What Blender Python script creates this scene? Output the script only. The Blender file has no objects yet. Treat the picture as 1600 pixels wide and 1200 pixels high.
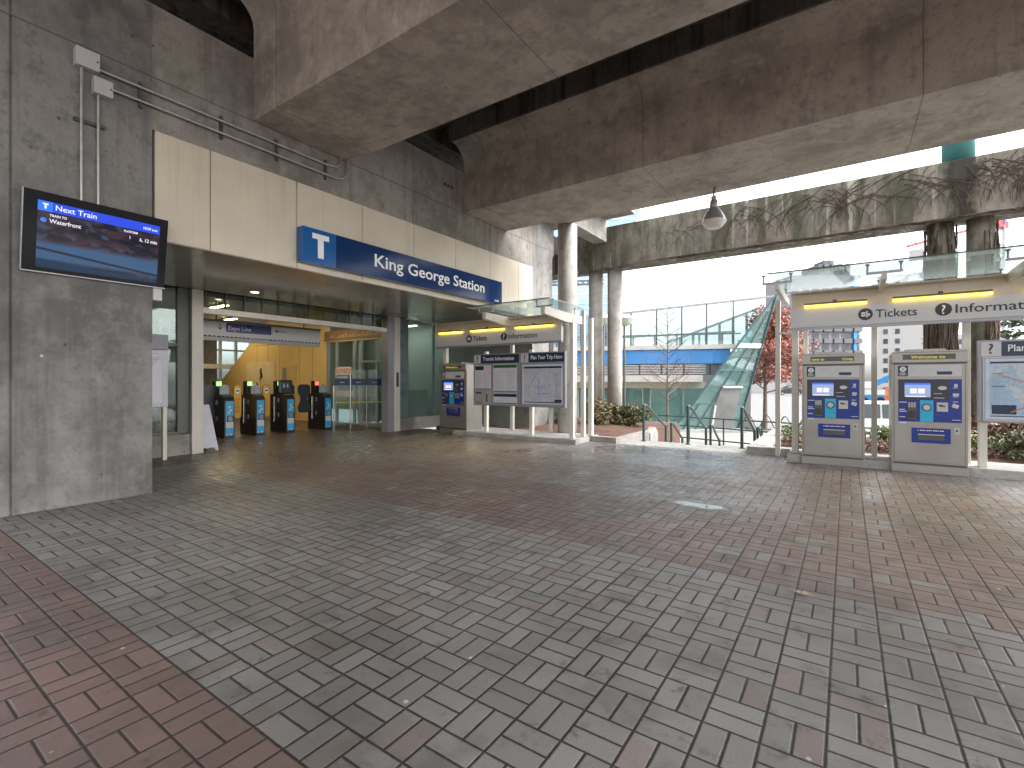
import bpy, bmesh, math, random
from mathutils import Vector, Matrix
R = math.radians
EMK = 0.42
rnd = random.Random(7)
scene = bpy.context.scene
COL = scene.collection

# ------------------------------------------------------------------ camera
CAMH = 1.5
cam_d = bpy.data.cameras.new('camera')
cam_d.sensor_width = 36.0
cam_d.lens = 17.055
cam_d.shift_y = -5.0 / 1600.0
cam_d.clip_start = 0.05
cam_d.clip_end = 5000
cam = bpy.data.objects.new('camera', cam_d)
COL.objects.link(cam)
cam.location = (0, 0, CAMH)
cam.rotation_euler = (R(90), 0, R(34.6))
scene.camera = cam

# ------------------------------------------------------------------ sky, sun, exposure
SUN_EL, SUN_AZ = R(45), R(78)          # azimuth measured from +Y towards +X
w = bpy.data.worlds.new('World'); scene.world = w
w.use_nodes = True
wn = w.node_tree
bg = wn.nodes['Background']
sky = wn.nodes.new('ShaderNodeTexSky')
sky.sky_type = 'NISHITA'; sky.sun_disc = False
sky.sun_elevation = SUN_EL; sky.sun_rotation = SUN_AZ
sky.air_density = 1.0; sky.dust_density = 4.0; sky.ozone_density = 1.0
hs = wn.nodes.new('ShaderNodeHueSaturation')
hs.inputs['Saturation'].default_value = 0.14       # an overcast, nearly white sky
wn.links.new(sky.outputs[0], hs.inputs['Color'])
wn.links.new(hs.outputs[0], bg.inputs['Color'])
bg.inputs['Strength'].default_value = 0.15
sun_d = bpy.data.lights.new('sun', 'SUN')
sun_d.energy = 0.5; sun_d.angle = R(60); sun_d.color = (1.0, 0.97, 0.93)
sun = bpy.data.objects.new('sun', sun_d); COL.objects.link(sun)
sd = Vector((math.sin(SUN_AZ) * math.cos(SUN_EL), math.cos(SUN_AZ) * math.cos(SUN_EL), math.sin(SUN_EL)))
sun.rotation_euler = sd.to_track_quat('Z', 'Y').to_euler()
vs = scene.view_settings
vs.view_transform = 'Standard'; vs.look = 'None'; vs.exposure = 2.3; vs.gamma = 1.0
vs.use_curve_mapping = False
scene.cycles.max_bounces = 8
scene.cycles.diffuse_bounces = 5
scene.cycles.glossy_bounces = 4
scene.cycles.transparent_max_bounces = 16
scene.cycles.sample_clamp_indirect = 6.0

# ------------------------------------------------------------------ node helper
class NT:
    def __init__(s, name):
        s.m = bpy.data.materials.new(name); s.m.use_nodes = True
        s.t = s.m.node_tree
        s.p = s.t.nodes['Principled BSDF']
        s.out = s.t.nodes['Material Output']
        s._pos = None
    def node(s, typ, **props):
        n = s.t.nodes.new('ShaderNode' + typ)
        for k, v in props.items(): setattr(n, k, v)
        return n
    def put(s, sock, v):
        if isinstance(v, bpy.types.NodeSocket): s.t.links.new(v, sock)
        elif isinstance(v, (tuple, list)):
            if len(v) == 3 and sock.type == 'RGBA': v = (*v, 1)
            sock.default_value = v
        else: sock.default_value = v
    def math(s, op, a, b=0.0, c=0.0, clamp=False):
        n = s.node('Math', operation=op, use_clamp=clamp)
        s.put(n.inputs[0], a); s.put(n.inputs[1], b)
        if op in ('MULTIPLY_ADD', 'COMPARE', 'SMOOTH_MIN', 'WRAP'): s.put(n.inputs[2], c)
        return n.outputs[0]
    def pos(s):
        if s._pos is None: s._pos = s.node('NewGeometry').outputs['Position']
        return s._pos
    def obj(s):
        return s.node('TexCoord').outputs['Object']
    def scale(s, v, sc, loc=(0, 0, 0)):
        n = s.node('Mapping')
        s.put(n.inputs['Vector'], v); n.inputs['Scale'].default_value = sc; n.inputs['Location'].default_value = loc
        return n.outputs[0]
    def noise(s, v, sc, detail=4.0, rough=0.55):
        n = s.node('TexNoise'); s.put(n.inputs['Vector'], v)
        n.inputs['Scale'].default_value = sc; n.inputs['Detail'].default_value = detail; n.inputs['Roughness'].default_value = rough
        return n.outputs[0]
    def vor(s, v, sc, feature='F1', out='Distance'):
        n = s.node('TexVoronoi', feature=feature); s.put(n.inputs['Vector'], v); n.inputs['Scale'].default_value = sc
        return n.outputs[out]
    def ramp(s, f, lo, hi, a=0.0, b=1.0):
        n = s.node('MapRange', interpolation_type='SMOOTHSTEP')
        s.put(n.inputs[0], f); n.inputs[1].default_value = lo; n.inputs[2].default_value = hi
        n.inputs[3].default_value = a; n.inputs[4].default_value = b
        return n.outputs[0]
    def mix(s, f, a, b, mode='MIX'):
        n = s.node('Mix', data_type='RGBA', blend_type=mode)
        s.put(n.inputs[0], f); s.put(n.inputs[6], a); s.put(n.inputs[7], b)
        return n.outputs[2]
    def sep(s, v):
        n = s.node('SeparateXYZ'); s.put(n.inputs[0], v); return n.outputs
    def comb(s, x, y, z):
        n = s.node('CombineXYZ'); s.put(n.inputs[0], x); s.put(n.inputs[1], y); s.put(n.inputs[2], z); return n.outputs[0]
    def white(s, v):
        n = s.node('TexWhiteNoise', noise_dimensions='3D'); s.put(n.inputs[0], v); return n.outputs[0]
    def bump(s, h, strength=0.3, dist=0.02):
        n = s.node('Bump'); s.put(n.inputs['Height'], h); n.inputs['Strength'].default_value = strength; n.inputs['Distance'].default_value = dist
        s.t.links.new(n.outputs[0], s.p.inputs['Normal'])
    def base(s, c): s.put(s.p.inputs['Base Color'], c)
    def rough(s, r): s.put(s.p.inputs['Roughness'], r)

def plain(name, col, rough=0.6, metal=0.0, var=0.08, vscale=3.0, bump=0.0, spec=0.5, bscale=60):
    m = NT(name)
    n = m.noise(m.pos(), vscale, 5)
    hi = tuple(min(1, c * (1 + var)) for c in col); lo = tuple(c * (1 - var) for c in col)
    m.base(m.mix(m.ramp(n, 0.3, 0.7), lo, hi))
    m.rough(m.ramp(n, 0.3, 0.7, max(0.02, rough * 0.88), min(1, rough * 1.12)))
    m.p.inputs['Metallic'].default_value = metal
    m.p.inputs['Specular IOR Level'].default_value = spec
    if bump: m.bump(m.noise(m.pos(), bscale, 3), bump, 0.01)
    return m.m

def emit(name, col, strength, base=(0.02, 0.02, 0.02), rough=0.25):
    m = NT(name); m.base(base); m.rough(rough); m.p.inputs['Specular IOR Level'].default_value = 0.15
    m.put(m.p.inputs['Emission Color'], col); m.p.inputs['Emission Strength'].default_value = strength * EMK
    return m.m

def concrete(name, col, streak=0.35, stain=(0.10, 0.09, 0.08), lines_z=None, moss=0.0, lines_y=None, lines_x=None, blotch=0.35, soot=0.0, rough=0.85):
    m = NT(name)
    P = m.pos()
    big = m.noise(P, 0.55, 6, 0.6)
    med = m.noise(P, 2.6, 6, 0.65)
    fine = m.noise(P, 22, 4, 0.6)
    strk = m.noise(m.scale(P, (5.0, 5.0, 0.28)), 1.0, 5, 0.65)
    strk2 = m.noise(m.scale(P, (14.0, 14.0, 0.35), (3, 5, 1)), 1.0, 4, 0.6)
    lo = tuple(c * (1 - blotch) for c in col); hi = tuple(min(1, c * (1 + blotch * 0.75)) for c in col)
    c = m.mix(m.ramp(big, 0.38, 0.62), lo, hi)
    c = m.mix(m.ramp(med, 0.42, 0.66, 0, 0.6), c, tuple(min(1, x * 1.38) for x in col))
    m2 = m.noise(m.scale(P, (1, 1, 0.8), (7, 3, 5)), 4.6, 6, 0.7)
    c = m.mix(m.ramp(m2, 0.50, 0.68, 0, 0.7), c, tuple(x * 0.62 for x in col))
    m3 = m.noise(m.scale(P, (1, 1, 1), (2, 8, 1)), 13.0, 5, 0.7)
    c = m.mix(m.ramp(m3, 0.53, 0.68, 0, 0.5), c, tuple(x * 0.66 for x in col))
    c = m.mix(m.ramp(m3, 0.30, 0.42, 0.4, 0), c, tuple(min(1, x * 1.4) for x in col))
    c = m.mix(m.ramp(strk, 0.50, 0.74, 0, streak), c, stain)
    c = m.mix(m.ramp(strk2, 0.56, 0.76, 0, streak * 0.6), c, tuple(min(1, x * 1.35) for x in col))
    c = m.mix(m.ramp(fine, 0.25, 0.75, 0.0, 0.22), c, lo)
    # bug holes and rust spots
    v = m.vor(P, 6.0)
    pick = m.ramp(m.noise(P, 1.3, 2), 0.52, 0.62)
    c = m.mix(m.math('MULTIPLY', m.ramp(v, 0.02, 0.05, 0.8, 0.0), pick), c, (0.05, 0.045, 0.04))
    v3 = m.vor(m.scale(P, (1, 1, 0.6), (9, 2, 4)), 2.1)
    c = m.mix(m.ramp(v3, 0.02, 0.16, 0.35, 0.0), c, tuple(min(1, x * 1.7) for x in col))
    vs_ = m.scale(P, (1, 1, 0.8), (3.3, 7.1, 0.4)); v4 = m.math('MULTIPLY_ADD', m.math('SUBTRACT', fine, 0.5), 0.10, m.vor(vs_, 3.4)); p4 = m.white(m.vor(vs_, 3.4, out='Position'))
    c = m.mix(m.math('MULTIPLY', m.ramp(v4, 0.035, 0.07, 0.75, 0), m.math('GREATER_THAN', p4, 0.62)), c, (0.045, 0.042, 0.038))
    c = m.mix(m.math('MULTIPLY', m.ramp(v4, 0.03, 0.055, 0.8, 0), m.math('LESS_THAN', p4, 0.16)), c, (0.52, 0.50, 0.47))
    h = m.math('MULTIPLY_ADD', fine, 0.4, med)
    xyz = m.sep(P)
    if moss:
        zz = m.noise(m.scale(P, (2.2, 2.2, 0.5), (1, 1, 7)), 1.0, 6, 0.7)
        c = m.mix(m.math('MULTIPLY', m.ramp(zz, 0.42, 0.62), moss), c, (0.070, 0.074, 0.046))
        z2 = m.noise(m.scale(P, (3.4, 3.4, 0.16), (5, 4, 7)), 1.0, 4, 0.6)
        c = m.mix(m.ramp(z2, 0.56, 0.68, 0, 0.75), c, (0.50, 0.47, 0.40))
        z3 = m.noise(m.scale(P, (1.7, 1.7, 0.30), (15, 4, 2)), 1.0, 5, 0.7)
        c = m.mix(m.ramp(z3, 0.53, 0.72, 0, 0.55), c, (0.07, 0.062, 0.050))
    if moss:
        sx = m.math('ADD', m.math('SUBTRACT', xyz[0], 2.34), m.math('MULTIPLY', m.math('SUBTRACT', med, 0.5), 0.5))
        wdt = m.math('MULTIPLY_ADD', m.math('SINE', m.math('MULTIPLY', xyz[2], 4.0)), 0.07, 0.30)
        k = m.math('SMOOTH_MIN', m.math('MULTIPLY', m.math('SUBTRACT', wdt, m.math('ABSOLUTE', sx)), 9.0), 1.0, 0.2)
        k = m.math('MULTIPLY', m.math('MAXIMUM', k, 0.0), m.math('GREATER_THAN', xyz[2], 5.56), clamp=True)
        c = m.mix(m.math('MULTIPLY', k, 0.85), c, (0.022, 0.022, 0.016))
    for arr, ax in ((lines_z, 2), (lines_y, 1), (lines_x, 0)):
        for z in (arr or []):
            wob = m.math('MULTIPLY_ADD', fine, 0.012, xyz[ax])
            d = m.math('ABSOLUTE', m.math('SUBTRACT', wob, z + 0.006))
            k = m.ramp(d, 0.003, 0.016, 0.5 if ax == 0 else 0.7, 0.0)
            c = m.mix(k, c, (0.07, 0.06, 0.055))
    if soot: c = m.mix(m.ramp(strk, 0.3, 0.55, soot, soot * 0.45), c, (0.012, 0.011, 0.010))
    m.base(c); m.rough(rough)
    m.p.inputs['Specular IOR Level'].default_value = 0.3
    m.bump(h, 0.25, 0.012)
    return m.m

def glass(name, tint, refl=0.5, rough=0.02, wav=0.0, milk=0.0):
    m = NT(name)
    m.t.nodes.remove(m.p)
    tr = m.node('BsdfTransparent'); tr.inputs[0].default_value = (*[t ** 0.5 for t in tint], 1)   # a pane has two faces
    gl = m.node('BsdfGlossy'); gl.inputs['Roughness'].default_value = rough; gl.inputs[0].default_value = (0.9, 0.97, 0.95, 1)
    if wav:
        b = m.node('Bump'); b.inputs['Strength'].default_value = wav; b.inputs['Distance'].default_value = 0.02
        m.put(b.inputs['Height'], m.noise(m.pos(), 1.2, 2)); m.t.links.new(b.outputs[0], gl.inputs['Normal'])
    lw = m.node('LayerWeight'); lw.inputs[0].default_value = 0.5
    fac = m.math('MULTIPLY_ADD', m.math('POWER', lw.outputs['Facing'], 3.0), refl * 1.5, refl * 0.14, clamp=True)
    mx = m.node('MixShader')
    m.t.links.new(fac, mx.inputs[0]); m.t.links.new(tr.outputs[0], mx.inputs[1]); m.t.links.new(gl.outputs[0], mx.inputs[2])
    last = mx.outputs[0]
    if milk:
        df = m.node('BsdfDiffuse'); df.inputs[0].default_value = (*[min(1, t * 0.95) for t in tint], 1)
        tl = m.node('BsdfTranslucent'); tl.inputs[0].default_value = (*tint, 1)
        ad = m.node('MixShader'); ad.inputs[0].default_value = 0.5
        m.t.links.new(df.outputs[0], ad.inputs[1]); m.t.links.new(tl.outputs[0], ad.inputs[2])
        m2 = m.node('MixShader'); m2.inputs[0].default_value = milk
        m.t.links.new(last, m2.inputs[1]); m.t.links.new(ad.outputs[0], m2.inputs[2]); last = m2.outputs[0]
    m.t.links.new(last, m.out.inputs['Surface'])
    return m.m

def paver(name):
    m = NT(name); P = m.pos(); Wm = 0.2275
    g = m.scale(P, (1 / Wm, 1 / Wm, 1), (0.31, 0.18, 0))
    x, y, z = m.sep(g)
    ix = m.math('FLOOR', x); iy = m.math('FLOOR', y)
    fx = m.math('FRACT', x); fy = m.math('FRACT', y)
    par = m.math('FLOORED_MODULO', m.math('ADD', ix, iy), 2.0)
    inv = m.math('SUBTRACT', 1.0, par)
    a = m.math('ADD', m.math('MULTIPLY', fx, par), m.math('MULTIPLY', fy, inv))
    b = m.math('ADD', m.math('MULTIPLY', fy, par), m.math('MULTIPLY', fx, inv))
    a2 = m.math('MULTIPLY', a, 2.0); ia = m.math('FLOOR', a2); fa = m.math('FRACT', a2)
    da = m.math('MULTIPLY', m.math('MINIMUM', fa, m.math('SUBTRACT', 1.0, fa)), 0.5)
    db = m.math('MINIMUM', b, m.math('SUBTRACT', 1.0, b))
    d = m.math('MINIMUM', da, db)
    dn = m.math('MULTIPLY_ADD', m.math('SUBTRACT', m.noise(P, 30, 3), 0.5), 0.022, d)
    wide = m.noise(P, 1.1, 3)
    joint = m.ramp(m.math('SUBTRACT', dn, m.math('MULTIPLY', m.ramp(wide, 0.4, 0.75), 0.008)), 0.014, 0.034, 1.0, 0.0)
    idv = m.comb(ix, iy, m.math('MULTIPLY_ADD', ia, 0.37, 0.11))
    r1 = m.white(idv)
    r2 = m.white(m.comb(iy, m.math('ADD', ix, 31.7), m.math('MULTIPLY_ADD', ia, 0.53, 0.2)))
    wx, wy, wz = m.sep(P)
    # rows of red brick laid as bands
    cellY = m.math('MULTIPLY', m.math('SUBTRACT', iy, 0.18 - 0.5), Wm)
    cellX = m.math('MULTIPLY', ix, Wm)
    low = m.math('LESS_THAN', cellY, 1.17)
    band = m.math('MULTIPLY', m.math('GREATER_THAN', cellY, 4.15), m.math('LESS_THAN', cellY, 6.1))
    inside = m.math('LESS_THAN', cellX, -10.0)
    far = m.math('GREATER_THAN', cellY, 6.1)
    stray = m.math('MULTIPLY', m.math('GREATER_THAN', r2, m.ramp(m.noise(P, 0.7, 2), 0.40, 0.62, 0.985, 0.70)), 0.38)
    bandk = m.math('MULTIPLY', band, m.math('GREATER_THAN', r2, 0.12))
    farx = m.math('MULTIPLY', far, m.math('GREATER_THAN', r2, 0.5))
    redm = m.math('MAXIMUM', m.math('MAXIMUM', low, m.math('MULTIPLY', bandk, 0.75)), m.math('MAXIMUM', stray, m.math('MULTIPLY', farx, 0.5)))
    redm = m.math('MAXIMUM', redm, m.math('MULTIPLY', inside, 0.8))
    grey = m.mix(r1, (0.225, 0.219, 0.211), (0.300, 0.292, 0.283))
    red = m.mix(r1, (0.200, 0.130, 0.115), (0.262, 0.168, 0.146))
    red = m.mix(m.ramp(m.noise(P, 0.9, 3), 0.45, 0.7, 0, 0.6), red, (0.20, 0.158, 0.148))
    c = m.mix(redm, grey, red)
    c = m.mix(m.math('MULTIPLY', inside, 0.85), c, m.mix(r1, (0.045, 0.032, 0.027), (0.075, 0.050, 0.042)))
    # wear, damp patches, grit
    n1 = m.noise(P, 0.45, 5, 0.6); n2 = m.noise(P, 5.5, 5, 0.7); n3 = m.noise(P, 90, 3, 0.6)
    c = m.mix(m.ramp(n1, 0.42, 0.66, 0, 0.45), c, (0.085, 0.075, 0.066))
    c = m.mix(m.ramp(n2, 0.57, 0.72, 0, 0.7), c, (0.075, 0.062, 0.052))
    c = m.mix(m.ramp(n2, 0.25, 0.42, 0.25, 0), c, (0.24, 0.235, 0.225))
    nb = m.noise(m.scale(P, (1, 1, 1), (3, 9, 0)), 2.0, 5, 0.65)
    c = m.mix(m.ramp(nb, 0.52, 0.66, 0, 0.5), c, m.mix(0.6, c, (0.06, 0.052, 0.045)))
    c = m.mix(m.ramp(n3, 0.35, 0.7, 0.0, 0.35), c, m.mix(0.5, c, (0.05, 0.05, 0.05)))
    gv = m.vor(P, 5.5); gp = m.white(m.vor(P, 5.5, out='Position'))
    spot = m.math('MULTIPLY', m.ramp(gv, 0.050, 0.080, 1, 0), m.math('GREATER_THAN', gp, 0.80))
    c = m.mix(m.math('MULTIPLY', spot, 0.8), c, (0.58, 0.57, 0.54))
    sv = m.vor(m.scale(P, (1, 1, 1), (4.3, 1.7, 0)), 1.9); sp = m.white(m.vor(m.scale(P, (1, 1, 1), (4.3, 1.7, 0)), 1.9, out='Position'))
    spot2 = m.math('MULTIPLY', m.ramp(m.math('MULTIPLY_ADD', n2, 0.12, sv), 0.09, 0.16, 0.75, 0), m.math('GREATER_THAN', sp, 0.55))
    c = m.mix(spot2, c, (0.035, 0.031, 0.028))
    c = m.mix(m.math('MULTIPLY', joint, 0.95), c, (0.022, 0.019, 0.016))
    # puddles: thin water in low spots
    def blob(cx, cy, rx, ry):
        dx = m.math('DIVIDE', m.math('SUBTRACT', wx, cx), rx); dy = m.math('DIVIDE', m.math('SUBTRACT', wy, cy), ry)
        q = m.math('SQRT', m.math('ADD', m.math('MULTIPLY', dx, dx), m.math('MULTIPLY', dy, dy)))
        q = m.math('ADD', q, m.math('MULTIPLY', m.math('SUBTRACT', m.noise(P, 3.2, 4, 0.65), 0.5), 1.7))
        return m.ramp(q, 0.62, 0.95, 1, 0)
    pud = m.math('MAXIMUM', blob(-1.44, 6.08, 0.50, 0.14), m.math('MULTIPLY', blob(-2.6, 8.85, 1.30, 0.50), 0.62))
    pud = m.math('MAXIMUM', pud, m.math('MULTIPLY', blob(-3.2, 10.2, 1.9, 0.8), 0.60))
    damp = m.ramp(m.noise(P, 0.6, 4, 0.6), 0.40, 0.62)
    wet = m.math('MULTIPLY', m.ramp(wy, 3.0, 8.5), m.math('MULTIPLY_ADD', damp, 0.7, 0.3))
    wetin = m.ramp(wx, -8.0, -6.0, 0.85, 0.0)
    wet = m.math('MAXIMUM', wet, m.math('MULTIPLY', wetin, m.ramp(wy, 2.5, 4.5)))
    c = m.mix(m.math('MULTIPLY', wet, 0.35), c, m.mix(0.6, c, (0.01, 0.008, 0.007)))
    c = m.mix(m.math('MULTIPLY', pud, 0.6), c, (0.03, 0.03, 0.03))
    m.base(c)
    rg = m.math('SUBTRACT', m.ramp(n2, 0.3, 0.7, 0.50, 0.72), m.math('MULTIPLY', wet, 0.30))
    rg = m.math('MULTIPLY', rg, m.math('MULTIPLY_ADD', r1, 0.25, 0.85))
    rg = m.math('MULTIPLY', rg, m.math('SUBTRACT', 1.0, m.math('MULTIPLY', pud, 0.86)))
    m.rough(m.math('MAXIMUM', rg, 0.03))
    m.p.inputs['Specular IOR Level'].default_value = 0.5
    edge = m.ramp(dn, 0.004, 0.05, 0, 1)
    h = m.math('ADD', m.math('MULTIPLY', edge, 1.0), m.math('MULTIPLY', n3, 0.10))
    h = m.math('ADD', h, m.math('MULTIPLY', r1, 0.25))
    h = m.math('MULTIPLY', h, m.math('SUBTRACT', 1.0, m.math('MULTIPLY', pud, 0.95)))
    m.bump(h, 0.55, 0.006)
    return m.m

def leafmat(name, cols, rough=0.55, trans=0.25):
    m = NT(name)
    r = m.white(m.scale(m.node('NewGeometry').outputs['Position'], (1, 1, 1)))
    isl = m.node('NewGeometry').outputs['Random Per Island']
    c = m.mix(isl, cols[0], cols[1])
    if len(cols) > 2:
        f = m.math('FRACT', m.math('MULTIPLY', isl, 7.31))
        c = m.mix(m.ramp(f, 0.6, 0.95, 0, 1), c, cols[2])
    m.base(c); m.rough(rough)
    m.p.inputs['Transmission Weight'].default_value = 0.0
    m.p.inputs['Subsurface Weight'].default_value = 0.0
    return m.m

# ------------------------------------------------------------------ mesh builder
class MB:
    def __init__(s): s.v = []; s.f = []; s.mi = []; s.cur = 0; s.sm = []; s.smooth = False
    def mat(s, i): s.cur = i; return s
    def add(s, vs, fs, smooth=None):
        o = len(s.v); s.v += [tuple(v) for v in vs]
        for f in fs:
            s.f.append(tuple(i + o for i in f)); s.mi.append(s.cur); s.sm.append(s.smooth if smooth is None else smooth)
        return s
    def box(s, x0, x1, y0, y1, z0, z1):
        vs = [(x, y, z) for x in (x0, x1) for y in (y0, y1) for z in (z0, z1)]
        return s.add(vs, [(0, 1, 3, 2), (4, 6, 7, 5), (0, 4, 5, 1), (2, 3, 7, 6), (0, 2, 6, 4), (1, 5, 7, 3)])
    def bbox(s, x0, x1, y0, y1, z0, z1, b=0.01):          # box with all edges chamfered
        bm = bmesh.new(); bmesh.ops.create_cube(bm, size=1.0)
        for v in bm.verts:
            v.co = Vector(((x0 + x1) / 2 + v.co.x * (x1 - x0), (y0 + y1) / 2 + v.co.y * (y1 - y0), (z0 + z1) / 2 + v.co.z * (z1 - z0)))
        bmesh.ops.bevel(bm, geom=list(bm.edges), offset=b, segments=2, affect='EDGES', profile=0.6)
        bm.verts.index_update()
        s.add([v.co[:] for v in bm.verts], [[v.index for v in f.verts] for f in bm.faces]); bm.free(); return s
    def obox(s, M, sx, sy, sz):
        vs = [M @ Vector((x * sx / 2, y * sy / 2, z * sz / 2)) for x in (-1, 1) for y in (-1, 1) for z in (-1, 1)]
        return s.add(vs, [(0, 1, 3, 2), (4, 6, 7, 5), (0, 4, 5, 1), (2, 3, 7, 6), (0, 2, 6, 4), (1, 5, 7, 3)])
    def bar(s, p, q, wd, h=None, up=(0, 0, 1)):
        p = Vector(p); q = Vector(q); h = h or wd
        d = (q - p); L = d.length; d.normalize(); u = Vector(up)
        if abs(d.dot(u)) > 0.99: u = Vector((0, 1, 0))
        sd = d.cross(u).normalized(); u2 = sd.cross(d).normalized()
        M = Matrix((sd, d, u2)).transposed().to_4x4(); M.translation = (p + q) / 2
        return s.obox(M, wd, L, h)
    def tube(s, pts, r, n=8, caps=True, smooth=True):
        pts = [Vector(p) for p in pts]; rs = r if isinstance(r, (list, tuple)) else [r] * len(pts)
        rings = []; prev = None
        for i, p in enumerate(pts):
            d = (pts[min(i + 1, len(pts) - 1)] - pts[max(i - 1, 0)])
            d = d.normalized() if d.length > 1e-9 else Vector((0, 0, 1))
            u = prev if prev is not None else (Vector((0, 0, 1)) if abs(d.z) < 0.95 else Vector((1, 0, 0)))
            a = u - d * u.dot(d)
            if a.length < 1e-6: a = Vector((1, 0, 0)) - d * d.x
            a.normalize(); b = d.cross(a); prev = a
            rings.append([p + a * math.cos(2 * math.pi * k / n) * rs[i] + b * math.sin(2 * math.pi * k / n) * rs[i] for k in range(n)])
        vs = [v for rg in rings for v in rg]; fs = []
        for i in range(len(pts) - 1):
            for k in range(n):
                fs.append((i * n + k, i * n + (k + 1) % n, (i + 1) * n + (k + 1) % n, (i + 1) * n + k))
        s.add(vs, fs, smooth)
        if caps:
            m = (len(pts) - 1) * n
            s.add(rings[0], [tuple(range(n))[::-1]], False); s.add(rings[-1], [tuple(range(n))], False)
        return s
    def lathe(s, prof, c=(0, 0, 0), n=24, smooth=True):
        vs = []; fs = []
        for (r, z) in prof:
            for k in range(n):
                a = 2 * math.pi * k / n; vs.append((c[0] + r * math.cos(a), c[1] + r * math.sin(a), c[2] + z))
        for i in range(len(prof) - 1):
            for k in range(n):
                fs.append((i * n + k, i * n + (k + 1) % n, (i + 1) * n + (k + 1) % n, (i + 1) * n + k))
        fs.append(tuple(range(n))[::-1]); fs.append(tuple((len(prof) - 1) * n + k for k in range(n)))
        return s.add(vs, fs, smooth)
    def prism(s, poly, fn, a, b):                          # poly in 2D, fn(u,v,t)->xyz, between t=a and t=b
        n = len(poly); vs = [fn(u, v, a) for u, v in poly] + [fn(u, v, b) for u, v in poly]
        fs = [tuple(range(n))[::-1], tuple(range(n, 2 * n))] + [(i, (i + 1) % n, n + (i + 1) % n, n + i) for i in range(n)]
        return s.add(vs, fs)
    def disc(s, c, r, right, up, nrm, th=0.004, n=20, rx=None):
        c = Vector(c); right = Vector(right); up = Vector(up); nrm = Vector(nrm)
        poly = [((rx or r) * math.cos(2 * math.pi * k / n), r * math.sin(2 * math.pi * k / n)) for k in range(n)]
        return s.prism(poly, lambda u, v, t: c + right * u + up * v + nrm * t, 0, th)
    def plate(s, o, right, up, nrm, x0, x1, z0, z1, n0, n1):   # oriented box in a local frame
        o = Vector(o); right = Vector(right); up = Vector(up); nrm = Vector(nrm)
        vs = [o + right * x + up * z + nrm * q for x in (x0, x1) for q in (n0, n1) for z in (z0, z1)]
        return s.add(vs, [(0, 1, 3, 2), (4, 6, 7, 5), (0, 4, 5, 1), (2, 3, 7, 6), (0, 2, 6, 4), (1, 5, 7, 3)])
    def text(s, body, o, right, up, nrm, size, xs=1.0, align='LEFT', depth=0.004, bold=0.0, fit=None):
        vs, fs, x0, x1 = font_mesh(body, bold)
        o = Vector(o); right = Vector(right); up = Vector(up); nrm = Vector(nrm)
        if fit: xs = fit / ((x1 - x0) * size)
        sh = -x0 if align == 'LEFT' else (-(x0 + x1) / 2 if align == 'CENTER' else -x1)
        pts = [o + right * ((v[0] + sh) * size * xs) + up * (v[1] * size) + nrm * (depth if v[2] > 0 else 0.0) for v in vs]
        return s.add(pts, fs)
    def build(s, name, mats, parent=None, kind=None, label=None, cat=None, group=None):
        if not isinstance(mats, (list, tuple)): mats = [mats]
        off = Vector((0, 0, 0))
        if parent is not None: off = Vector(parent.get('_o', (0, 0, 0)))
        else:
            xs = [v[0] for v in s.v]; ys = [v[1] for v in s.v]; zs = [v[2] for v in s.v]
            off = Vector(((min(xs) + max(xs)) / 2, (min(ys) + max(ys)) / 2, min(zs)))
        me = bpy.data.meshes.new(name)
        me.from_pydata([tuple(Vector(v) - off) for v in s.v], [], s.f)
        for m in mats: me.materials.append(m)
        me.polygons.foreach_set('material_index', s.mi)
        me.polygons.foreach_set('use_smooth', s.sm)
        bm = bmesh.new(); bm.from_mesh(me); bmesh.ops.recalc_face_normals(bm, faces=bm.faces); bm.to_mesh(me); bm.free()
        me.update()
        o = bpy.data.objects.new(name, me); COL.objects.link(o)
        if parent is not None:
            o.parent = parent; o['_o'] = tuple(off)
        else: o.location = off; o['_o'] = tuple(off)
        tag(o, label, cat, group, kind)
        return o

_fc = {}
def font_mesh(body, bold=0.0):
    k = (body, bold)
    if k in _fc: return _fc[k]
    cu = bpy.data.curves.new('lettering', 'FONT'); cu.body = body; cu.size = 1.0; cu.extrude = 0.01; cu.resolution_u = 3
    cu.offset = bold
    ob = bpy.data.objects.new('lettering', cu); COL.objects.link(ob)
    dg = bpy.context.evaluated_depsgraph_get(); dg.update()
    me = bpy.data.meshes.new_from_object(ob.evaluated_get(dg))
    vs = [v.co[:] for v in me.vertices]; fs = [tuple(p.vertices) for p in me.polygons]
    bpy.data.objects.remove(ob); bpy.data.curves.remove(cu); bpy.data.meshes.remove(me)
    x0 = min(v[0] for v in vs); x1 = max(v[0] for v in vs)
    _fc[k] = (vs, fs, x0, x1); return _fc[k]

def tag(o, label=None, cat=None, group=None, kind=None):
    if label: o['label'] = label
    if cat: o['category'] = cat
    if group: o['group'] = group
    if kind: o['kind'] = kind
    return o
def thing(name, loc, label, cat, group=None, rz=0.0, local=False):
    o = bpy.data.objects.new(name, None); COL.objects.link(o); o.location = loc; o.rotation_euler.z = rz
    o.empty_display_size = 0.2
    o['_o'] = (0, 0, 0) if local else tuple(loc)
    return tag(o, label, cat, group)
def copy_tree(src, loc, rz=None, label=None, parent=None):
    c = src.copy(); COL.objects.link(c)
    if parent is None:
        c.location = loc
        if rz is not None: c.rotation_euler.z = rz
        if label: c['label'] = label
    else: c.parent = parent
    for ch in list(src.children): copy_tree(ch, None, parent=c)
    return c

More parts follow.
